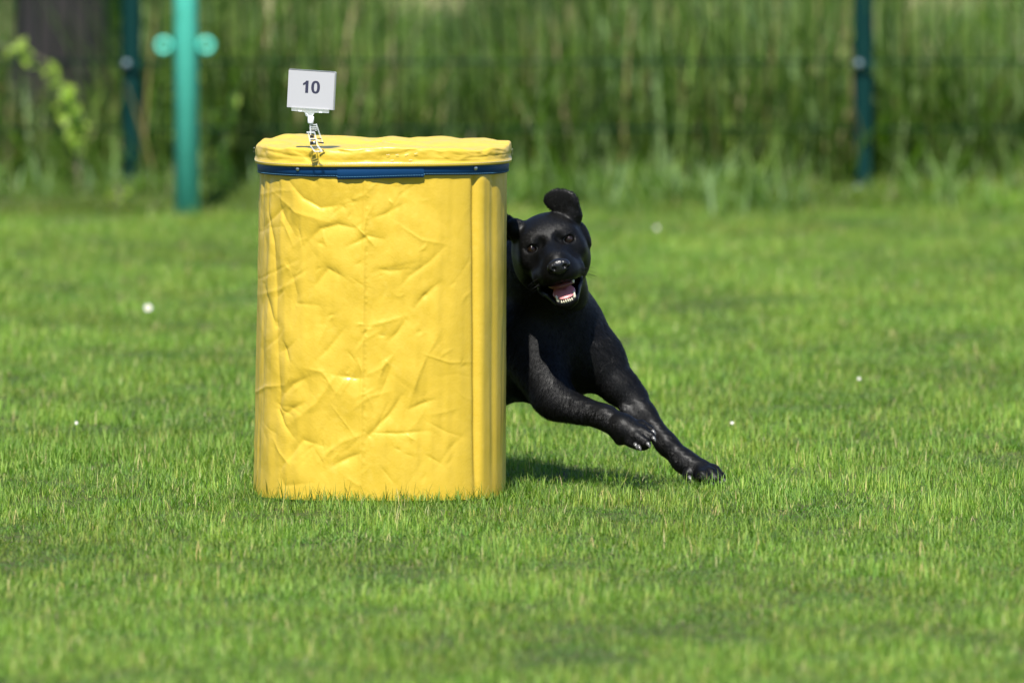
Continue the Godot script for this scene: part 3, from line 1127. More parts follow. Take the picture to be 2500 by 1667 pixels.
func one_distance(q: Array, p: Vector3) -> float:
	if q[0] == 0:
		var ab: Vector3 = q[2]
		var pa: Vector3 = p - q[1]
		var t := clampf(pa.dot(ab) * q[6], 0.0, 1.0)
		return (pa - ab * t).length() - lerpf(q[3], q[4], t)
	var m: Basis = q[2]
	var l: Vector3 = m * (p - q[1])
	var r: Vector3 = q[3]
	var k0 := (l / r).length()
	var k1 := (l / (r * r)).length()
	return k0 * (k0 - 1.0) / maxf(k1, 1e-6) if k0 > 1e-6 else -minf(r.x, minf(r.y, r.z))


func field(list: Array, p: Vector3) -> float:
	var d := 1.0
	for q in list:
		var e := one_distance(q, p)
		var k: float = q[5]
		if q[0] == 2:
			var h: float = maxf(k - absf(d + e), 0.0) / k
			d = maxf(d, -e) + h * h * k * 0.25
		else:
			var h: float = maxf(k - absf(d - e), 0.0) / k
			d = minf(d, e) - h * h * k * 0.25
	return d


# surface nets over the box lo..hi; returns [vertices, normals, indices]
func nets(lo: Vector3, hi: Vector3, cell: float) -> Array:
	const B := 6
	var bx := int(ceil((hi.x - lo.x) / cell / B))
	var by := int(ceil((hi.y - lo.y) / cell / B))
	var bz := int(ceil((hi.z - lo.z) / cell / B))
	var nx := bx * B + 1
	var ny := by * B + 1
	var nz := bz * B + 1
	var val := PackedFloat32Array()
	val.resize(nx * ny * nz)
	val.fill(9.0)
	var vert_of := PackedInt32Array()
	vert_of.resize(nx * ny * nz)
	vert_of.fill(-1)
	var half := cell * B * 0.5
	var reach := half * 1.74 + cell
	var lists := []
	var blocks := []
	for k in bz:
		for j in by:
			for i in bx:
				var c := lo + Vector3(i * B, j * B, k * B) * cell + Vector3.ONE * half
				if absf(field(prims, c)) > reach * 1.35:
					continue
				var some := []
				for q in prims:
					if one_distance(q, c) < reach + q[5] * 1.2 + 0.01:
						some.append(q)
				blocks.append(Vector3i(i * B, j * B, k * B))
				lists.append(some)
	for n in blocks.size():
		var o: Vector3i = blocks[n]
		var some: Array = lists[n]
		for k in B + 1:
			for j in B + 1:
				var row := ((o.z + k) * ny + o.y + j) * nx + o.x
				for i in B + 1:
					if val[row + i] == 9.0:
						val[row + i] = field(some, lo + Vector3(o.x + i, o.y + j, o.z + k) * cell)
	var v := PackedVector3Array()
	var edges := [[0, 1], [2, 3], [4, 5], [6, 7], [0, 2], [1, 3], [4, 6], [5, 7], [0, 4], [1, 5], [2, 6], [3, 7]]
	var step := [0, 1, nx, nx + 1, nx * ny, nx * ny + 1, nx * ny + nx, nx * ny + nx + 1]
	var cells := PackedInt32Array()
	for n in blocks.size():
		var o: Vector3i = blocks[n]
		for k in B:
			for j in B:
				for i in B:
					var at := ((o.z + k) * ny + o.y + j) * nx + o.x + i
					var neg := 0
					for s in 8:
						if val[at + step[s]] < 0.0:
							neg += 1
					if neg == 0 or neg == 8:
						continue
					var sum := Vector3.ZERO
					var cnt := 0
					for e in edges:
						var a := val[at + step[e[0]]]
						var b := val[at + step[e[1]]]
						if (a < 0.0) != (b < 0.0):
							var t := a / (a - b)
							var pa := Vector3(e[0] & 1, (e[0] >> 1) & 1, e[0] >> 2)
							var pb := Vector3(e[1] & 1, (e[1] >> 1) & 1, e[1] >> 2)
							sum += pa.lerp(pb, t)
							cnt += 1
					vert_of[at] = v.size()
					cells.append(at)
					v.append(lo + (Vector3(o.x + i, o.y + j, o.z + k) + sum / cnt) * cell)
	var idx := PackedInt32Array()
	var sx := 1
	var sy := nx
	var sz := nx * ny
	for at in cells:
		var a := val[at]
		for e in [[sx, sy, sz], [sy, sz, sx], [sz, sx, sy]]:
			var b := val[at + e[0]]
			if (a < 0.0) == (b < 0.0):
				continue
			if at - e[1] - e[2] < 0:
				continue
			var q := [vert_of[at], vert_of[at - e[1]], vert_of[at - e[1] - e[2]], vert_of[at - e[2]]]
			if q.min() < 0:
				continue
			if a < 0.0:
				idx.append_array([q[0], q[2], q[1], q[0], q[3], q[2]])
			else:
				idx.append_array([q[0], q[1], q[2], q[0], q[2], q[3]])
	var nor := PackedVector3Array()
	nor.resize(v.size())
	for i in range(0, idx.size(), 3):
		var f := (v[idx[i + 2]] - v[idx[i]]).cross(v[idx[i + 1]] - v[idx[i]])
		nor[idx[i]] += f
		nor[idx[i + 1]] += f
		nor[idx[i + 2]] += f
	for i in nor.size():
		nor[i] = nor[i].normalized()
	return [v, nor, idx]


func make_dog() -> void:
	var dog := holder("dog")
	tag(dog, "black dog running round the yellow barrel with open mouth", "dog")
	# --- body
	prims.clear()
	bone(Vector3(0.3884, 0.3590, -0.4400), Vector3(0.3865, 0.3097, -0.4600), 0.112, 0.120, 0.05)
	bone(Vector3(0.3769, 0.3097, -0.4600), Vector3(0.2323, 0.2967, -0.7600), 0.124, 0.136, 0.05)
	bone(Vector3(0.2323, 0.2967, -0.7600), Vector3(0.0762, 0.2891, -1.0500), 0.136, 0.105, 0.05)
	bone(Vector3(0.0762, 0.2940, -1.0500), Vector3(-0.0319, 0.2851, -1.2000), 0.110, 0.115, 0.05)
	bone(Vector3(0.4200, 0.3241, -0.3800), Vector3(0.4325, 0.2605, -0.4000), 0.07, 0.045, 0.06)
	# neck, up to the skull
	bone(Vector3(0.3845, 0.3601, -0.4200), Vector3(0.3805, 0.5205, -0.3000), 0.100, 0.080, 0.06)
	bone(Vector3(0.3241, 0.3939, -0.5000), Vector3(0.3384, 0.5172, -0.3600), 0.10, 0.075, 0.05)
	# standing foreleg
	bone(Vector3(0.4403, 0.3457, -0.4200), Vector3(0.5016, 0.2851, -0.3900), 0.066, 0.057, 0.05)
	bone(Vector3(0.5016, 0.2851, -0.3900), Vector3(0.5476, 0.2264, -0.3600), 0.058, 0.040, 0.04)
	bone(Vector3(0.5476, 0.2264, -0.3600), Vector3(0.6088, 0.1621, -0.3300), 0.040, 0.0275, 0.02)
	bone(Vector3(0.5745, 0.2376, -0.3650), Vector3(0.5974, 0.2056, -0.3550), 0.018, 0.022, 0.02)
	bone(Vector3(0.6088, 0.1621, -0.3300), Vector3(0.6622, 0.0956, -0.2900), 0.0275, 0.0235, 0.02)
	bone(Vector3(0.6622, 0.0956, -0.2900), Vector3(0.7042, 0.0548, -0.2700), 0.0240, 0.0250, 0.02)
	bone(Vector3(0.5588, 0.1749, -0.3100), Vector3(0.5971, 0.1391, -0.3000), 0.010, 0.008, 0.012)
	bone(Vector3(0.7042, 0.0548, -0.2700), Vector3(0.7423, 0.0350, -0.2500), 0.0255, 0.028, 0.02)
	# raised foreleg
	bone(Vector3(0.3269, 0.3445, -0.3600), Vector3(0.3891, 0.2199, -0.2800), 0.082, 0.053, 0.05)
	bone(Vector3(0.4072, 0.1924, -0.2600), Vector3(0.5180, 0.1636, -0.2000), 0.042, 0.0270, 0.03)
	bone(Vector3(0.5180, 0.1636, -0.2000), Vector3(0.5676, 0.1339, -0.1700), 0.0275, 0.031, 0.02)
	# hind legs, behind the barrel
	bone(Vector3(-0.0119, 0.2703, -1.1200), Vector3(0.0570, 0.1475, -0.9800), 0.10, 0.058, 0.05)
	bone(Vector3(0.0570, 0.1475, -0.9800), Vector3(-0.0408, 0.0488, -1.0800), 0.052, 0.026, 0.02)
	bone(Vector3(-0.0408, 0.0488, -1.0800), Vector3(-0.0112, 0.0118, -1.0200), 0.026, 0.024, 0.02)
	bone(Vector3(-0.0112, 0.0118, -1.0200), Vector3(0.0327, 0.0144, -0.9800), 0.028, 0.022, 0.02)
	bone(Vector3(-0.0618, 0.2608, -1.2800), Vector3(-0.0906, 0.1325, -1.2200), 0.10, 0.058, 0.05)
	bone(Vector3(-0.0906, 0.1325, -1.2200), Vector3(-0.1701, 0.0504, -1.3600), 0.052, 0.026, 0.02)
	bone(Vector3(-0.1701, 0.0504, -1.3600), Vector3(-0.1501, 0.0157, -1.3200), 0.026, 0.024, 0.02)
	bone(Vector3(-0.1501, 0.0157, -1.3200), Vector3(-0.1058, 0.0164, -1.2800), 0.028, 0.022, 0.02)
	bone(Vector3(-0.0518, 0.3114, -1.2500), Vector3(-0.1511, 0.3113, -1.4200), 0.045, 0.035, 0.04)
	bone(Vector3(-0.1511, 0.3113, -1.4200), Vector3(-0.2404, 0.3546, -1.5200), 0.035, 0.014, 0.02)
	var body := nets(Vector3(-0.32, -0.03, -1.65), Vector3(0.86, 0.72, -0.10), 0.0095)
	# --- paws on a finer grid
	prims.clear()
	var nails := []
	var st1 := Vector3(0.7423, 0.0350, -0.2500)
	bone(Vector3(0.6975, 0.0614, -0.2720), st1, 0.0240, 0.027, 0.02)
	for q in [[Vector3(0.7655, 0.0334, -0.2750), Vector3(0.7808, 0.0214, -0.2680), 0.0150], [Vector3(0.7710, 0.0331, -0.2500), Vector3(0.7881, 0.0205, -0.2380), 0.0160], [Vector3(0.7631, 0.0292, -0.2220), Vector3(0.7802, 0.0158, -0.2080), 0.0155], [Vector3(0.7457, 0.0254, -0.2080), Vector3(0.7609, 0.0131, -0.1900), 0.0145]]:
		bone(st1, q[0], 0.020, q[2] * 1.05, 0.008)
		bone(q[0], q[1], q[2] * 1.05, q[2] * 0.82, 0.005)
		nails.append([q[1], (q[1] - q[0]).normalized() + Vector3(0.25, -0.1, 0.3), 0.0052])
	lump(Vector3(0.7115, 0.0264, -0.2350), Vector3(0.012, 0.014, 0.012), Basis(), 0.012)
	nails.append([Vector3(0.7143, 0.0240, -0.2280), Vector3(0.3, -0.5, 0.8), 0.0048])
	var paw1 := nets(Vector3(0.6644, -0.0182, -0.3300), Vector3(0.8206, 0.1091, -0.1400) , 0.0034)
	prims.clear()
	var pc := Vector3(0.5705, 0.1339, -0.1700)
	bone(Vector3(0.5180, 0.1636, -0.2000), Vector3(0.5600, 0.1394, -0.1750), 0.0265, 0.030, 0.02)
	bone(Vector3(0.5600, 0.1394, -0.1750), Vector3(0.5848, 0.1249, -0.1620), 0.030, 0.029, 0.02)
	for q in [[Vector3(0.6020, 0.1454, -0.1700), Vector3(0.6239, 0.1365, -0.1600), 0.0125], [Vector3(0.6019, 0.1323, -0.1500), Vector3(0.6247, 0.1226, -0.1380), 0.0135], [Vector3(0.5923, 0.1206, -0.1400), Vector3(0.6123, 0.1099, -0.1280), 0.0135], [Vector3(0.5770, 0.1107, -0.1450), Vector3(0.5922, 0.1020, -0.1320), 0.0120]]:
		bone(pc, q[0], 0.020, q[2] * 1.08, 0.007)
		bone(q[0], q[1], q[2] * 1.08, q[2] * 0.8, 0.005)
		nails.append([q[1], (q[1] - q[0]).normalized() + Vector3(0.0, -0.15, 0.7), 0.0056])
	lump(Vector3(0.5963, 0.1094, -0.1650), Vector3(0.030, 0.020, 0.02), Basis(Vector3.BACK, -0.4), 0.01)
	lump(Vector3(0.5504, 0.1151, -0.1650), Vector3(0.010, 0.014, 0.012), Basis(), 0.012)
	nails.append([Vector3(0.5855, 0.1082, -0.1250), Vector3(0.35, -0.5, 0.6), 0.0045])
	var paw2 := nets(Vector3(0.4819, 0.0638, -0.2500), Vector3(0.6530, 0.2030, -0.0900), 0.0034)

	# --- head, in its own axes: x to the right of the picture, y up, z towards the camera, origin between the eyes
	var turn := Basis(Vector3.BACK, 0.258) * Basis(Vector3.UP, 0.07) * Basis(Vector3.RIGHT, 0.02)
	var here := Transform3D(turn, Vector3(0.3889, 0.5717, -0.1700))
	prims.clear()
	lump(Vector3(0, 0.008, -0.060), Vector3(0.080, 0.061, 0.074), Basis(), 0.03)
	for s in [-1.0, 1.0]:
		lump(Vector3(s * 0.046, -0.042, -0.078), Vector3(0.044, 0.060, 0.060), Basis(), 0.035)
		lump(Vector3(s * 0.034, 0.019, -0.010), Vector3(0.028, 0.016, 0.016), Basis(Vector3.BACK, -s * 0.1), 0.024)
		lump(Vector3(s * 0.048, -0.028, -0.018), Vector3(0.027, 0.026, 0.036), Basis(Vector3.UP, s * 0.5), 0.034)
	# bridge of the nose and muzzle
	bone(Vector3(0, -0.012, -0.03), Vector3(0, -0.038, 0.074), 0.040, 0.025, 0.042)
	lump(Vector3(0, -0.054, 0.056), Vector3(0.034, 0.032, 0.048), Basis(), 0.03)
	for s in [-1.0, 1.0]:
		lump(Vector3(s * 0.024, -0.066, 0.060), Vector3(0.025, 0.027, 0.044), Basis(Vector3.UP, s * -0.18), 0.018)
		lump(Vector3(s * 0.038, -0.070, 0.004), Vector3(0.017, 0.024, 0.046), Basis(Vector3.UP, s * 0.34), 0.026)
	lump(Vector3(0, -0.060, 0.096), Vector3(0.026, 0.023, 0.015), Basis(), 0.014)
	# lower jaw
	bone(Vector3(0, -0.100, -0.06), Vector3(0, -0.118, -0.005), 0.044, 0.032, 0.03)
	for s in [-1.0, 1.0]:
		bone(Vector3(s * 0.038, -0.098, -0.012), Vector3(s * 0.0165, -0.135, 0.062), 0.0165, 0.0125, 0.012)
	bone(Vector3(0, -0.122, 0.0), Vector3(0, -0.139, 0.062), 0.024, 0.0170, 0.012)
	# throat
	bone(Vector3(0, -0.04, -0.11), Vector3(0, -0.13, -0.17), 0.070, 0.070, 0.04)
	# open mouth
	carve(Vector3(0, -0.111, 0.060), Vector3(0.037, 0.0190, 0.052), Basis(Vector3.RIGHT, 0.24), 0.007)
	carve(Vector3(0, -0.097, 0.016), Vector3(0.050, 0.0130, 0.036), Basis(Vector3.RIGHT, 0.20), 0.007)
	carve(Vector3(0, -0.114, 0.09), Vector3(0.019, 0.0185, 0.03), Basis(), 0.006)
	# eye sockets, furrow of the brow, hollows inside the brows
	for s in [-1.0, 1.0]:
		carve(Vector3(s * 0.0446, -0.0015, 0.014), Vector3(0.0132, 0.0090, 0.016), Basis(Vector3.BACK, s * 0.05), 0.004)
		carve(Vector3(s * 0.0225, 0.006, 0.026), Vector3(0.007, 0.011, 0.009), Basis(Vector3.BACK, s * 0.3), 0.016)
	# ears: one flipped up over the crown, one blown out to the side
	lump(Vector3(0.074, 0.050, -0.050), Vector3(0.019, 0.024, 0.022), Basis(Vector3.BACK, 0.4), 0.018)
	lump(Vector3(0.053, 0.087, -0.044), Vector3(0.042, 0.028, 0.0050), Basis(Vector3.BACK, -0.30) * Basis(Vector3.UP, -0.35), 0.008)
	lump(Vector3(0.083, 0.072, -0.040), Vector3(0.0085, 0.025, 0.011), Basis(Vector3.BACK, 0.1), 0.006)
	lump(Vector3(0.086, -0.006, -0.070), Vector3(0.013, 0.034, 0.026), Basis(Vector3.BACK, 0.12), 0.005)
	lump(Vector3(-0.068, 0.052, -0.050), Vector3(0.022, 0.024, 0.022), Basis(Vector3.BACK, -0.4), 0.018)
	lump(Vector3(-0.098, 0.064, -0.066), Vector3(0.050, 0.032, 0.0085), Basis(Vector3.BACK, -0.55) * Basis(Vector3.UP, 0.3), 0.010)
	var head := nets(Vector3(-0.160, -0.235, -0.20), Vector3(0.125, 0.125, 0.13), 0.0034)
	# join everything into one skin
	var v := PackedVector3Array()
	var nor := PackedVector3Array()
	var idx := PackedInt32Array()
	for part in [[body, Transform3D()], [paw1, Transform3D()], [paw2, Transform3D()], [head, here]]:
		var first := v.size()
		var t: Transform3D = part[1]
		for p in part[0][0]:
			v.append(t * p)
		for p in part[0][1]:
			nor.append(t.basis * p)
		for k in part[0][2]:
			idx.append(first + k)
	obj("body", pack(v, nor, PackedColorArray(), idx), mats.coat, dog)
	prims.clear()
	make_fur(dog, v, nor, idx, here, body[0].size(), v.size() - head[0].size())
	# --- face
	var nose := ball(Vector3(0.0240, 0.0170, 0.0150), 28)
	prims.clear()
	lump(Vector3.ZERO, Vector3(0.0240, 0.0165, 0.0150), Basis(), 0.005)
	lump(Vector3(0, -0.010, 0.0), Vector3(0.0150, 0.0110, 0.0125), Basis(), 0.006)
	for s in [-1.0, 1.0]:
		lump(Vector3(s * 0.0145, -0.002, 0.001), Vector3(0.0105, 0.0115, 0.0125), Basis(), 0.004)
		carve(Vector3(s * 0.0120, -0.0035, 0.0145), Vector3(0.0052, 0.0040, 0.0065), Basis(Vector3.BACK, s * 0.5), 0.003)
		carve(Vector3(s * 0.0200, -0.0070, 0.0100), Vector3(0.0060, 0.0018, 0.0080), Basis(Vector3.BACK, s * 0.5), 0.002)
	var ns := nets(Vector3(-0.034, -0.03, -0.024), Vector3(0.034, 0.026, 0.026), 0.0014)
	nose = pack(ns[0], ns[1], PackedColorArray(), ns[2])
	obj("nose", nose, mats.nose, dog, here * Transform3D(Basis().scaled(Vector3(1.08, 1.05, 1.05)), Vector3(0, -0.047, 0.106)))
	for s in [-1.0, 1.0]:
		var e := obj("eye", ball(Vector3(0.0122, 0.0122, 0.0122), 24), mats.eye, dog, here * Transform3D(Basis(), Vector3(s * 0.0445, -0.0015, 0.0015)))
		obj("iris", torus(0.0046, 0.0009, 20, 8), mats.iris, e, Transform3D(Basis(), Vector3(s * 0.0005, 0, 0.0103)))
		obj("eyelid", torus(0.0128, 0.0013, 28, 8), mats.lid, dog, here * Transform3D(Basis(Vector3.BACK, s * 0.05).scaled(Vector3(1.0, 0.72, 1.0)) * Basis(Vector3.UP, s * 0.25), Vector3(s * 0.0446, -0.0015, 0.0088)))
	prims.clear()
	bone(Vector3(0, -0.110, -0.010), Vector3(0, -0.109, 0.030), 0.018, 0.016, 0.01)
	lump(Vector3(0, -0.1150, 0.052), Vector3(0.0270, 0.0080, 0.033), Basis(Vector3.RIGHT, 0.42), 0.012)
	carve(Vector3(0, -0.100, 0.048), Vector3(0.0035, 0.006, 0.034), Basis(Vector3.RIGHT, 0.25), 0.006)
	var tg := nets(Vector3(-0.036, -0.145, -0.04), Vector3(0.036, -0.085, 0.095), 0.0022)
	obj("tongue", pack(tg[0], tg[1], PackedColorArray(), tg[2]), mats.tongue, dog, here)
	obj("palate", ball(Vector3(0.032, 0.010, 0.040), 18), mats.palate, dog, here * Transform3D(Basis(Vector3.RIGHT, 0.1), Vector3(0, -0.094, 0.038)))
	# teeth: two lower canines, six lower incisors, two upper canines
	var set_of := []
	for s in [-1.0, 1.0]:
		set_of.append([Vector3(s * 0.0185, -0.1350, 0.0670), Vector3(s * 0.0215, -0.1155, 0.0710), 0.0044])
		if s > 0.0:
			set_of.append([Vector3(s * 0.0250, -0.0860, 0.072), Vector3(s * 0.0265, -0.0985, 0.075), 0.0034])
		for i in 3:
			set_of.append([Vector3(s * (0.0026 + i * 0.0050), -0.1370, 0.0785 - i * 0.0022), Vector3(s * (0.0027 + i * 0.0049), -0.1292 - 0.0008 * (i % 2), 0.0805 - i * 0.0022), 0.0021])
		for i in 3:
			set_of.append([Vector3(s * (0.026 + i * 0.004), -0.131 + i * 0.006, 0.048 - i * 0.014), Vector3(s * (0.027 + i * 0.004), -0.122 + i * 0.006, 0.048 - i * 0.014), 0.0032])
	for q in set_of:
		var a: Vector3 = q[0]
		var b: Vector3 = q[1]
		var r: float = q[2]
		obj("tooth", done(tube([a, a.lerp(b, 0.4), a.lerp(b, 0.75), b], [r, r * 0.95, r * 0.7, r * 0.2], 9)), mats.tooth, dog, here)
	for q in nails:
		var d: Vector3 = q[1].normalized()
		var r: float = q[2]
		var a: Vector3 = q[0] + d * 0.004
		obj("claw", done(tube([a, a + d * r, a + d * r * 2.2 + Vector3(0, -r * 0.3, 0), a + d * r * 3.0 + Vector3(0, -r, 0)], [r, r * 0.95, r * 0.65, r * 0.15], 9)), mats.nail, dog)
	# whiskers
	for i in 14:
		var s := 1.0 if i % 2 else -1.0
		var a := Vector3(s * 0.038, -0.062 - 0.004 * (i / 2), 0.062 - 0.006 * (i % 5))
		var d := Vector3(s * rng.randf_range(0.7, 1.0), rng.randf_range(-0.55, 0.1), rng.randf_range(-0.5, 0.1)).normalized()
		obj("whisker", done(tube([a, a + d * 0.03, a + d * 0.055 + Vector3(0, -0.006, 0)], [0.0005, 0.0004, 0.0001], 4)), mats.fur, dog, here)


func make_fur(dog: Node3D, v: PackedVector3Array, nor: PackedVector3Array, idx: PackedInt32Array, here: Transform3D, body_end: int, head_start: int) -> void:
	# short hairs lying along the coat, dealt over the skin by area
	var hv := PackedVector3Array([Vector3(-0.5, 0, 0), Vector3(0.5, 0, 0), Vector3(-0.38, 0.35, 0.5), Vector3(0.38, 0.35, 0.5), Vector3(0, 0.45, 1)])
	var hn := PackedVector3Array()
	for p in hv:
		hn.append(Vector3(p.x * 0.8, 1, -0.3).normalized())
	var hair := pack(hv, hn, PackedColorArray(), PackedInt32Array([0, 1, 2, 1, 3, 2, 2, 3, 4]))
	var snout: Vector3 = here * Vector3(0, -0.045, 0.12)
	var skull: Vector3 = here * Vector3(0, -0.02, -0.06)
	var muzzle: Vector3 = here * Vector3(0, -0.11, 0.06)
	var places := []
	var flow := FastNoiseLite.new()
	flow.frequency = 9.0
	var tuftn := FastNoiseLite.new()
	tuftn.frequency = 1.0
	tuftn.fractal_octaves = 2
	for i in range(0, idx.size(), 3):
		var a := v[idx[i]]
		var b := v[idx[i + 1]]
		var c := v[idx[i + 2]]
		var mid := (a + b + c) / 3.0
		var area := (b - a).cross(c - a).length() * 0.5
		var on_head := idx[i] >= head_start
		if not on_head and mid.distance_to(skull) < 0.075:
			continue
		var want := area * (420000.0 if on_head else 210000.0 if mid.x > 0.2 else 120000.0)
		var l := here.affine_inverse() * mid
		if on_head and l.z > 0.0 and l.y < -0.082 and absf(l.x) < 0.045:
			continue
		if on_head and (l - Vector3(0, -0.047, 0.106)).length() < 0.026:
			continue
		if on_head and (absf(absf(l.x) - 0.0445) < 0.014 and absf(l.y) < 0.010 and l.z > -0.012):
			continue
		var n := int(want) + (1 if rng.randf() < want - int(want) else 0)
		for k in n:
			var r1 := sqrt(rng.randf())
			var r2 := rng.randf()
			var p := a * (1 - r1) + b * (r1 * (1 - r2)) + c * (r1 * r2)
			var m := nor[idx[i]]
			var dir := p - snout if on_head else p - skull + Vector3(-0.05, -0.05, 0)
			dir = dir.normalized() + Vector3(flow.get_noise_3dv(p), flow.get_noise_3dv(p + Vector3(5, 0, 0)), flow.get_noise_3dv(p + Vector3(0, 5, 0))) * 0.7
			var q := p * (190.0 if on_head else 70.0)
			var lock := tuftn.get_noise_3dv(q)
			dir += Vector3(lock, tuftn.get_noise_3dv(q + Vector3(50, 0, 0)), tuftn.get_noise_3dv(q + Vector3(0, 50, 0))) * (0.75 if on_head else 0.85 if mid.y > 0.26 else 0.12)
			dir += Vector3(rng.randfn(), rng.randfn(), rng.randfn()) * 0.13
			dir = (dir - m * dir.dot(m))
			if dir.length() < 1e-4:
				continue
			dir = dir.normalized()
			var long := rng.randf_range(0.005, 0.008) if on_head else rng.randf_range(0.010, 0.018)
			if not on_head and idx[i] >= body_end:
				long *= 0.5
			elif not on_head and mid.x > 0.47 and mid.y < 0.24:
				long *= 0.55
			var side := (m.cross(dir).normalized() + m * rng.randf_range(-0.35, 0.35)).normalized()
			var lift := rng.randf_range(0.06, 0.20) + (0.08 if on_head or mid.y < 0.26 else 0.3) * maxf(lock, 0.0)
			places.append(Transform3D(Basis(side * (0.0008 if mid.y < 0.26 else 0.0011), m * long * lift, dir * long), p - m * 0.0003))
	var mm := MultiMesh.new()
	mm.transform_format = MultiMesh.TRANSFORM_3D
	mm.mesh = hair
	mm.instance_count = places.size()
	for k in places.size():
		mm.set_instance_transform(k, places[k])
	var o := MultiMeshInstance3D.new()
	o.name = "fur"
	o.multimesh = mm
	o.material_override = mats.fur
	dog.add_child(o, true)
	o.set_meta("kind", "stuff")
	print("hairs ", places.size(), " skin ", idx.size() / 3)


# ------------------------------------------------------------------ flowers, shoots

func leaf_mesh(long: float, wide: float) -> ArrayMesh:
	var rows := []
	for i in 6:
		var t := i / 5.0
		var w := wide * sin(PI * clampf(t * 0.94 + 0.03, 0, 1)) * (1.15 - 0.3 * t)
		var row := []
		for s in [-1.0, -0.5, 0.0, 0.5, 1.0]:
			row.append(Vector3(s * w, absf(s) * w * 0.35 - 0.25 * long * t * t, long * t))
		rows.append(row)
	return done(sheet(rows, false))


func shoot(called: String, label: String, category: String, pts: Array, leaves: int, size: float, m: Material) -> void:
	var t := holder(called, Vector3(pts[0].x, 0, pts[0].z))
	tag(t, label, category)
	var curve := Curve3D.new()
	for p in pts:
		curve.add_point(p - t.position)
	var line := []
	var rad := []
	for i in 16:
		line.append(curve.sample_baked(curve.get_baked_length() * i / 15.0, true))
		rad.append(lerpf(0.0055, 0.002, i / 15.0))
	obj("stem", done(tube(line, rad, 7)), mats.stem, t)
	var lm := [leaf_mesh(size, size * 0.32), leaf_mesh(size * 0.8, size * 0.30), leaf_mesh(size * 1.15, size * 0.33)]
	for i in leaves:
		var at: Vector3 = curve.sample_baked(curve.get_baked_length() * (1.0 - 0.75 * pow(rng.randf(), 0.8)), true)
		var off := Vector3(rng.randfn(), rng.randfn(), rng.randfn()) * 0.016
		var b := Basis(Vector3.UP, rng.randf_range(-1.4, 1.4)) * Basis(Vector3.RIGHT, rng.randf_range(-0.2, 1.0))
		var grow := rng.randf_range(0.55, 1.15)
		var lo := obj("leaf", lm[i % 3], m, t, Transform3D(b.scaled(Vector3.ONE * grow), at + off))
		obj("leaf_stalk", done(tube([-off, Vector3.ZERO], [0.0012, 0.0009], 5)), mats.stem, lo, Transform3D(b.scaled(Vector3.ONE * grow).inverse(), Vector3.ZERO))


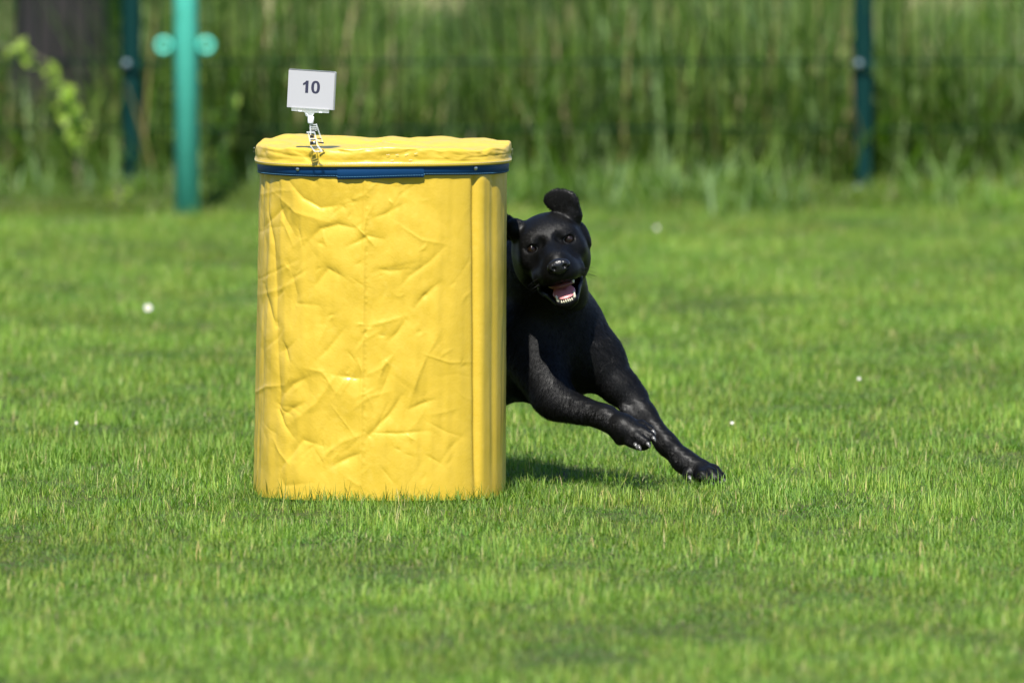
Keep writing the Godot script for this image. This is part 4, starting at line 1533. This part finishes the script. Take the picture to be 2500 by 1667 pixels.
func make_small_plants() -> void:
	# daisies in the lawn
	var where := [Vector3(-0.7024, -0.0715, -8.7000), Vector3(-0.6484, -0.0747, -8.1000), Vector3(-0.7776, -0.0206, -2.9000), Vector3(0.8443, -0.0216, -2.9000), Vector3(1.1938, -0.0399, -5.0000), Vector3(1.1505, -0.0345, -4.4000), Vector3(0.7214, -0.0286, -12.0000), Vector3(1.5135, -0.0498, -7.0000)]
	var labels := ["white daisy in the lawn, brightest one left of the barrel", "small daisy just below the brightest white one", "white daisy low in the lawn near the left edge", "white daisy in the lawn right of the raised paw", "white daisy in the lawn far right of the dog", "white daisy right of the dog, lower one of a pair", "pale flower at the far lawn edge above the dog", "pale daisy in the lawn near the right edge"]
	var sizes := [0.0110, 0.0042, 0.0045, 0.0045, 0.0045, 0.0045, 0.006, 0.0040]
	var petal := PackedVector2Array()
	for i in 10:
		var a := TAU * i / 10
		petal.append(Vector2(cos(a) * 0.17, 0.62 + sin(a) * 0.40))
	var pm := prism(petal, 0.05)
	for k in [0, 2, 3, 4, 6]:
		var p: Vector3 = where[k]
		# on its stalk where the line of sight meets the height of the grass
		var h := 0.045
		var eye := Vector3(0.3, 3.2, 48.0)
		var d: Vector3 = p - eye
		p = eye + d * ((h - eye.y) / d.y)
		var t := holder("daisy", Vector3(p.x, 0, p.z))
		tag(t, labels[k], "flower", "daisies in the lawn")
		obj("stalk", done(tube([Vector3.ZERO, Vector3(0.002, h * 0.5, 0), Vector3(0, h, 0)], [0.0012, 0.001, 0.001], 6)), mats.leaf, t)
		var s: float = sizes[k]
		var tilt := Basis(Vector3.RIGHT, -0.5 + rng.randf_range(-0.3, 0.3))
		for i in 13:
			var b := tilt * Basis(Vector3.BACK, TAU * i / 13.0) * Basis(Vector3.RIGHT, 0.25)
			obj("petal", pm, mats.petal, t, Transform3D(b.scaled(Vector3(s, s, s)), Vector3(0, h, 0)))
		obj("flower_head", ball(Vector3(s * 0.36, s * 0.36, s * 0.2), 10), mats.pollen, t, Transform3D(tilt, Vector3(0, h, 0)))
	# leafy shoots by the fence
	var lf: StandardMaterial3D = mats.leaf
	shoot("bramble_shoot", "arching bramble shoot with yellow green leaves at the left edge", "plant", [Vector3(-0.9808, 0.0269, -12.9000), Vector3(-0.9869, 0.2323, -12.9000), Vector3(-1.0292, 0.3471, -12.9000), Vector3(-1.0956, 0.4257, -12.9000), Vector3(-1.1863, 0.4595, -12.9000), Vector3(-1.2829, 0.4619, -12.9000)], 34, 0.060, lf)
	shoot("leafy_seedling", "small yellow green leafy seedling right of the turquoise pipe", "plant", [Vector3(-0.5337, 0.0148, -12.9000), Vector3(-0.5519, 0.1357, -12.9000), Vector3(-0.5458, 0.2444, -12.9000), Vector3(-0.5156, 0.3230, -12.9000)], 20, 0.060, lf)
	shoot("leafy_weed", "pale leafy weed standing left of the turquoise pipe", "plant", [Vector3(-0.8548, -0.0003, -12.5000), Vector3(-0.8524, 0.0358, -12.5000), Vector3(-0.8584, 0.0658, -12.5000)], 7, 0.035, lf)
	# dead stalk standing in the meadow
	var d0 := Vector3(-0.4504, -0.0304, -14.0000)
	var st := holder("dead_stalk", Vector3(d0.x, 0, d0.z))
	tag(st, "pale dry plant stalk rising behind the number card", "plant")
	obj("stem", done(tube([Vector3.ZERO, Vector3(0.01, 0.35, 0), Vector3(0.035, 0.75, 0.01)], [0.010, 0.009, 0.006], 8)), mats.dead_stalk, st)
	obj("stem_tip", done(tube([Vector3(0.035, 0.74, 0.01), Vector3(0.05, 0.95, 0.02)], [0.006, 0.002], 8)), mats.dead_stalk, st)
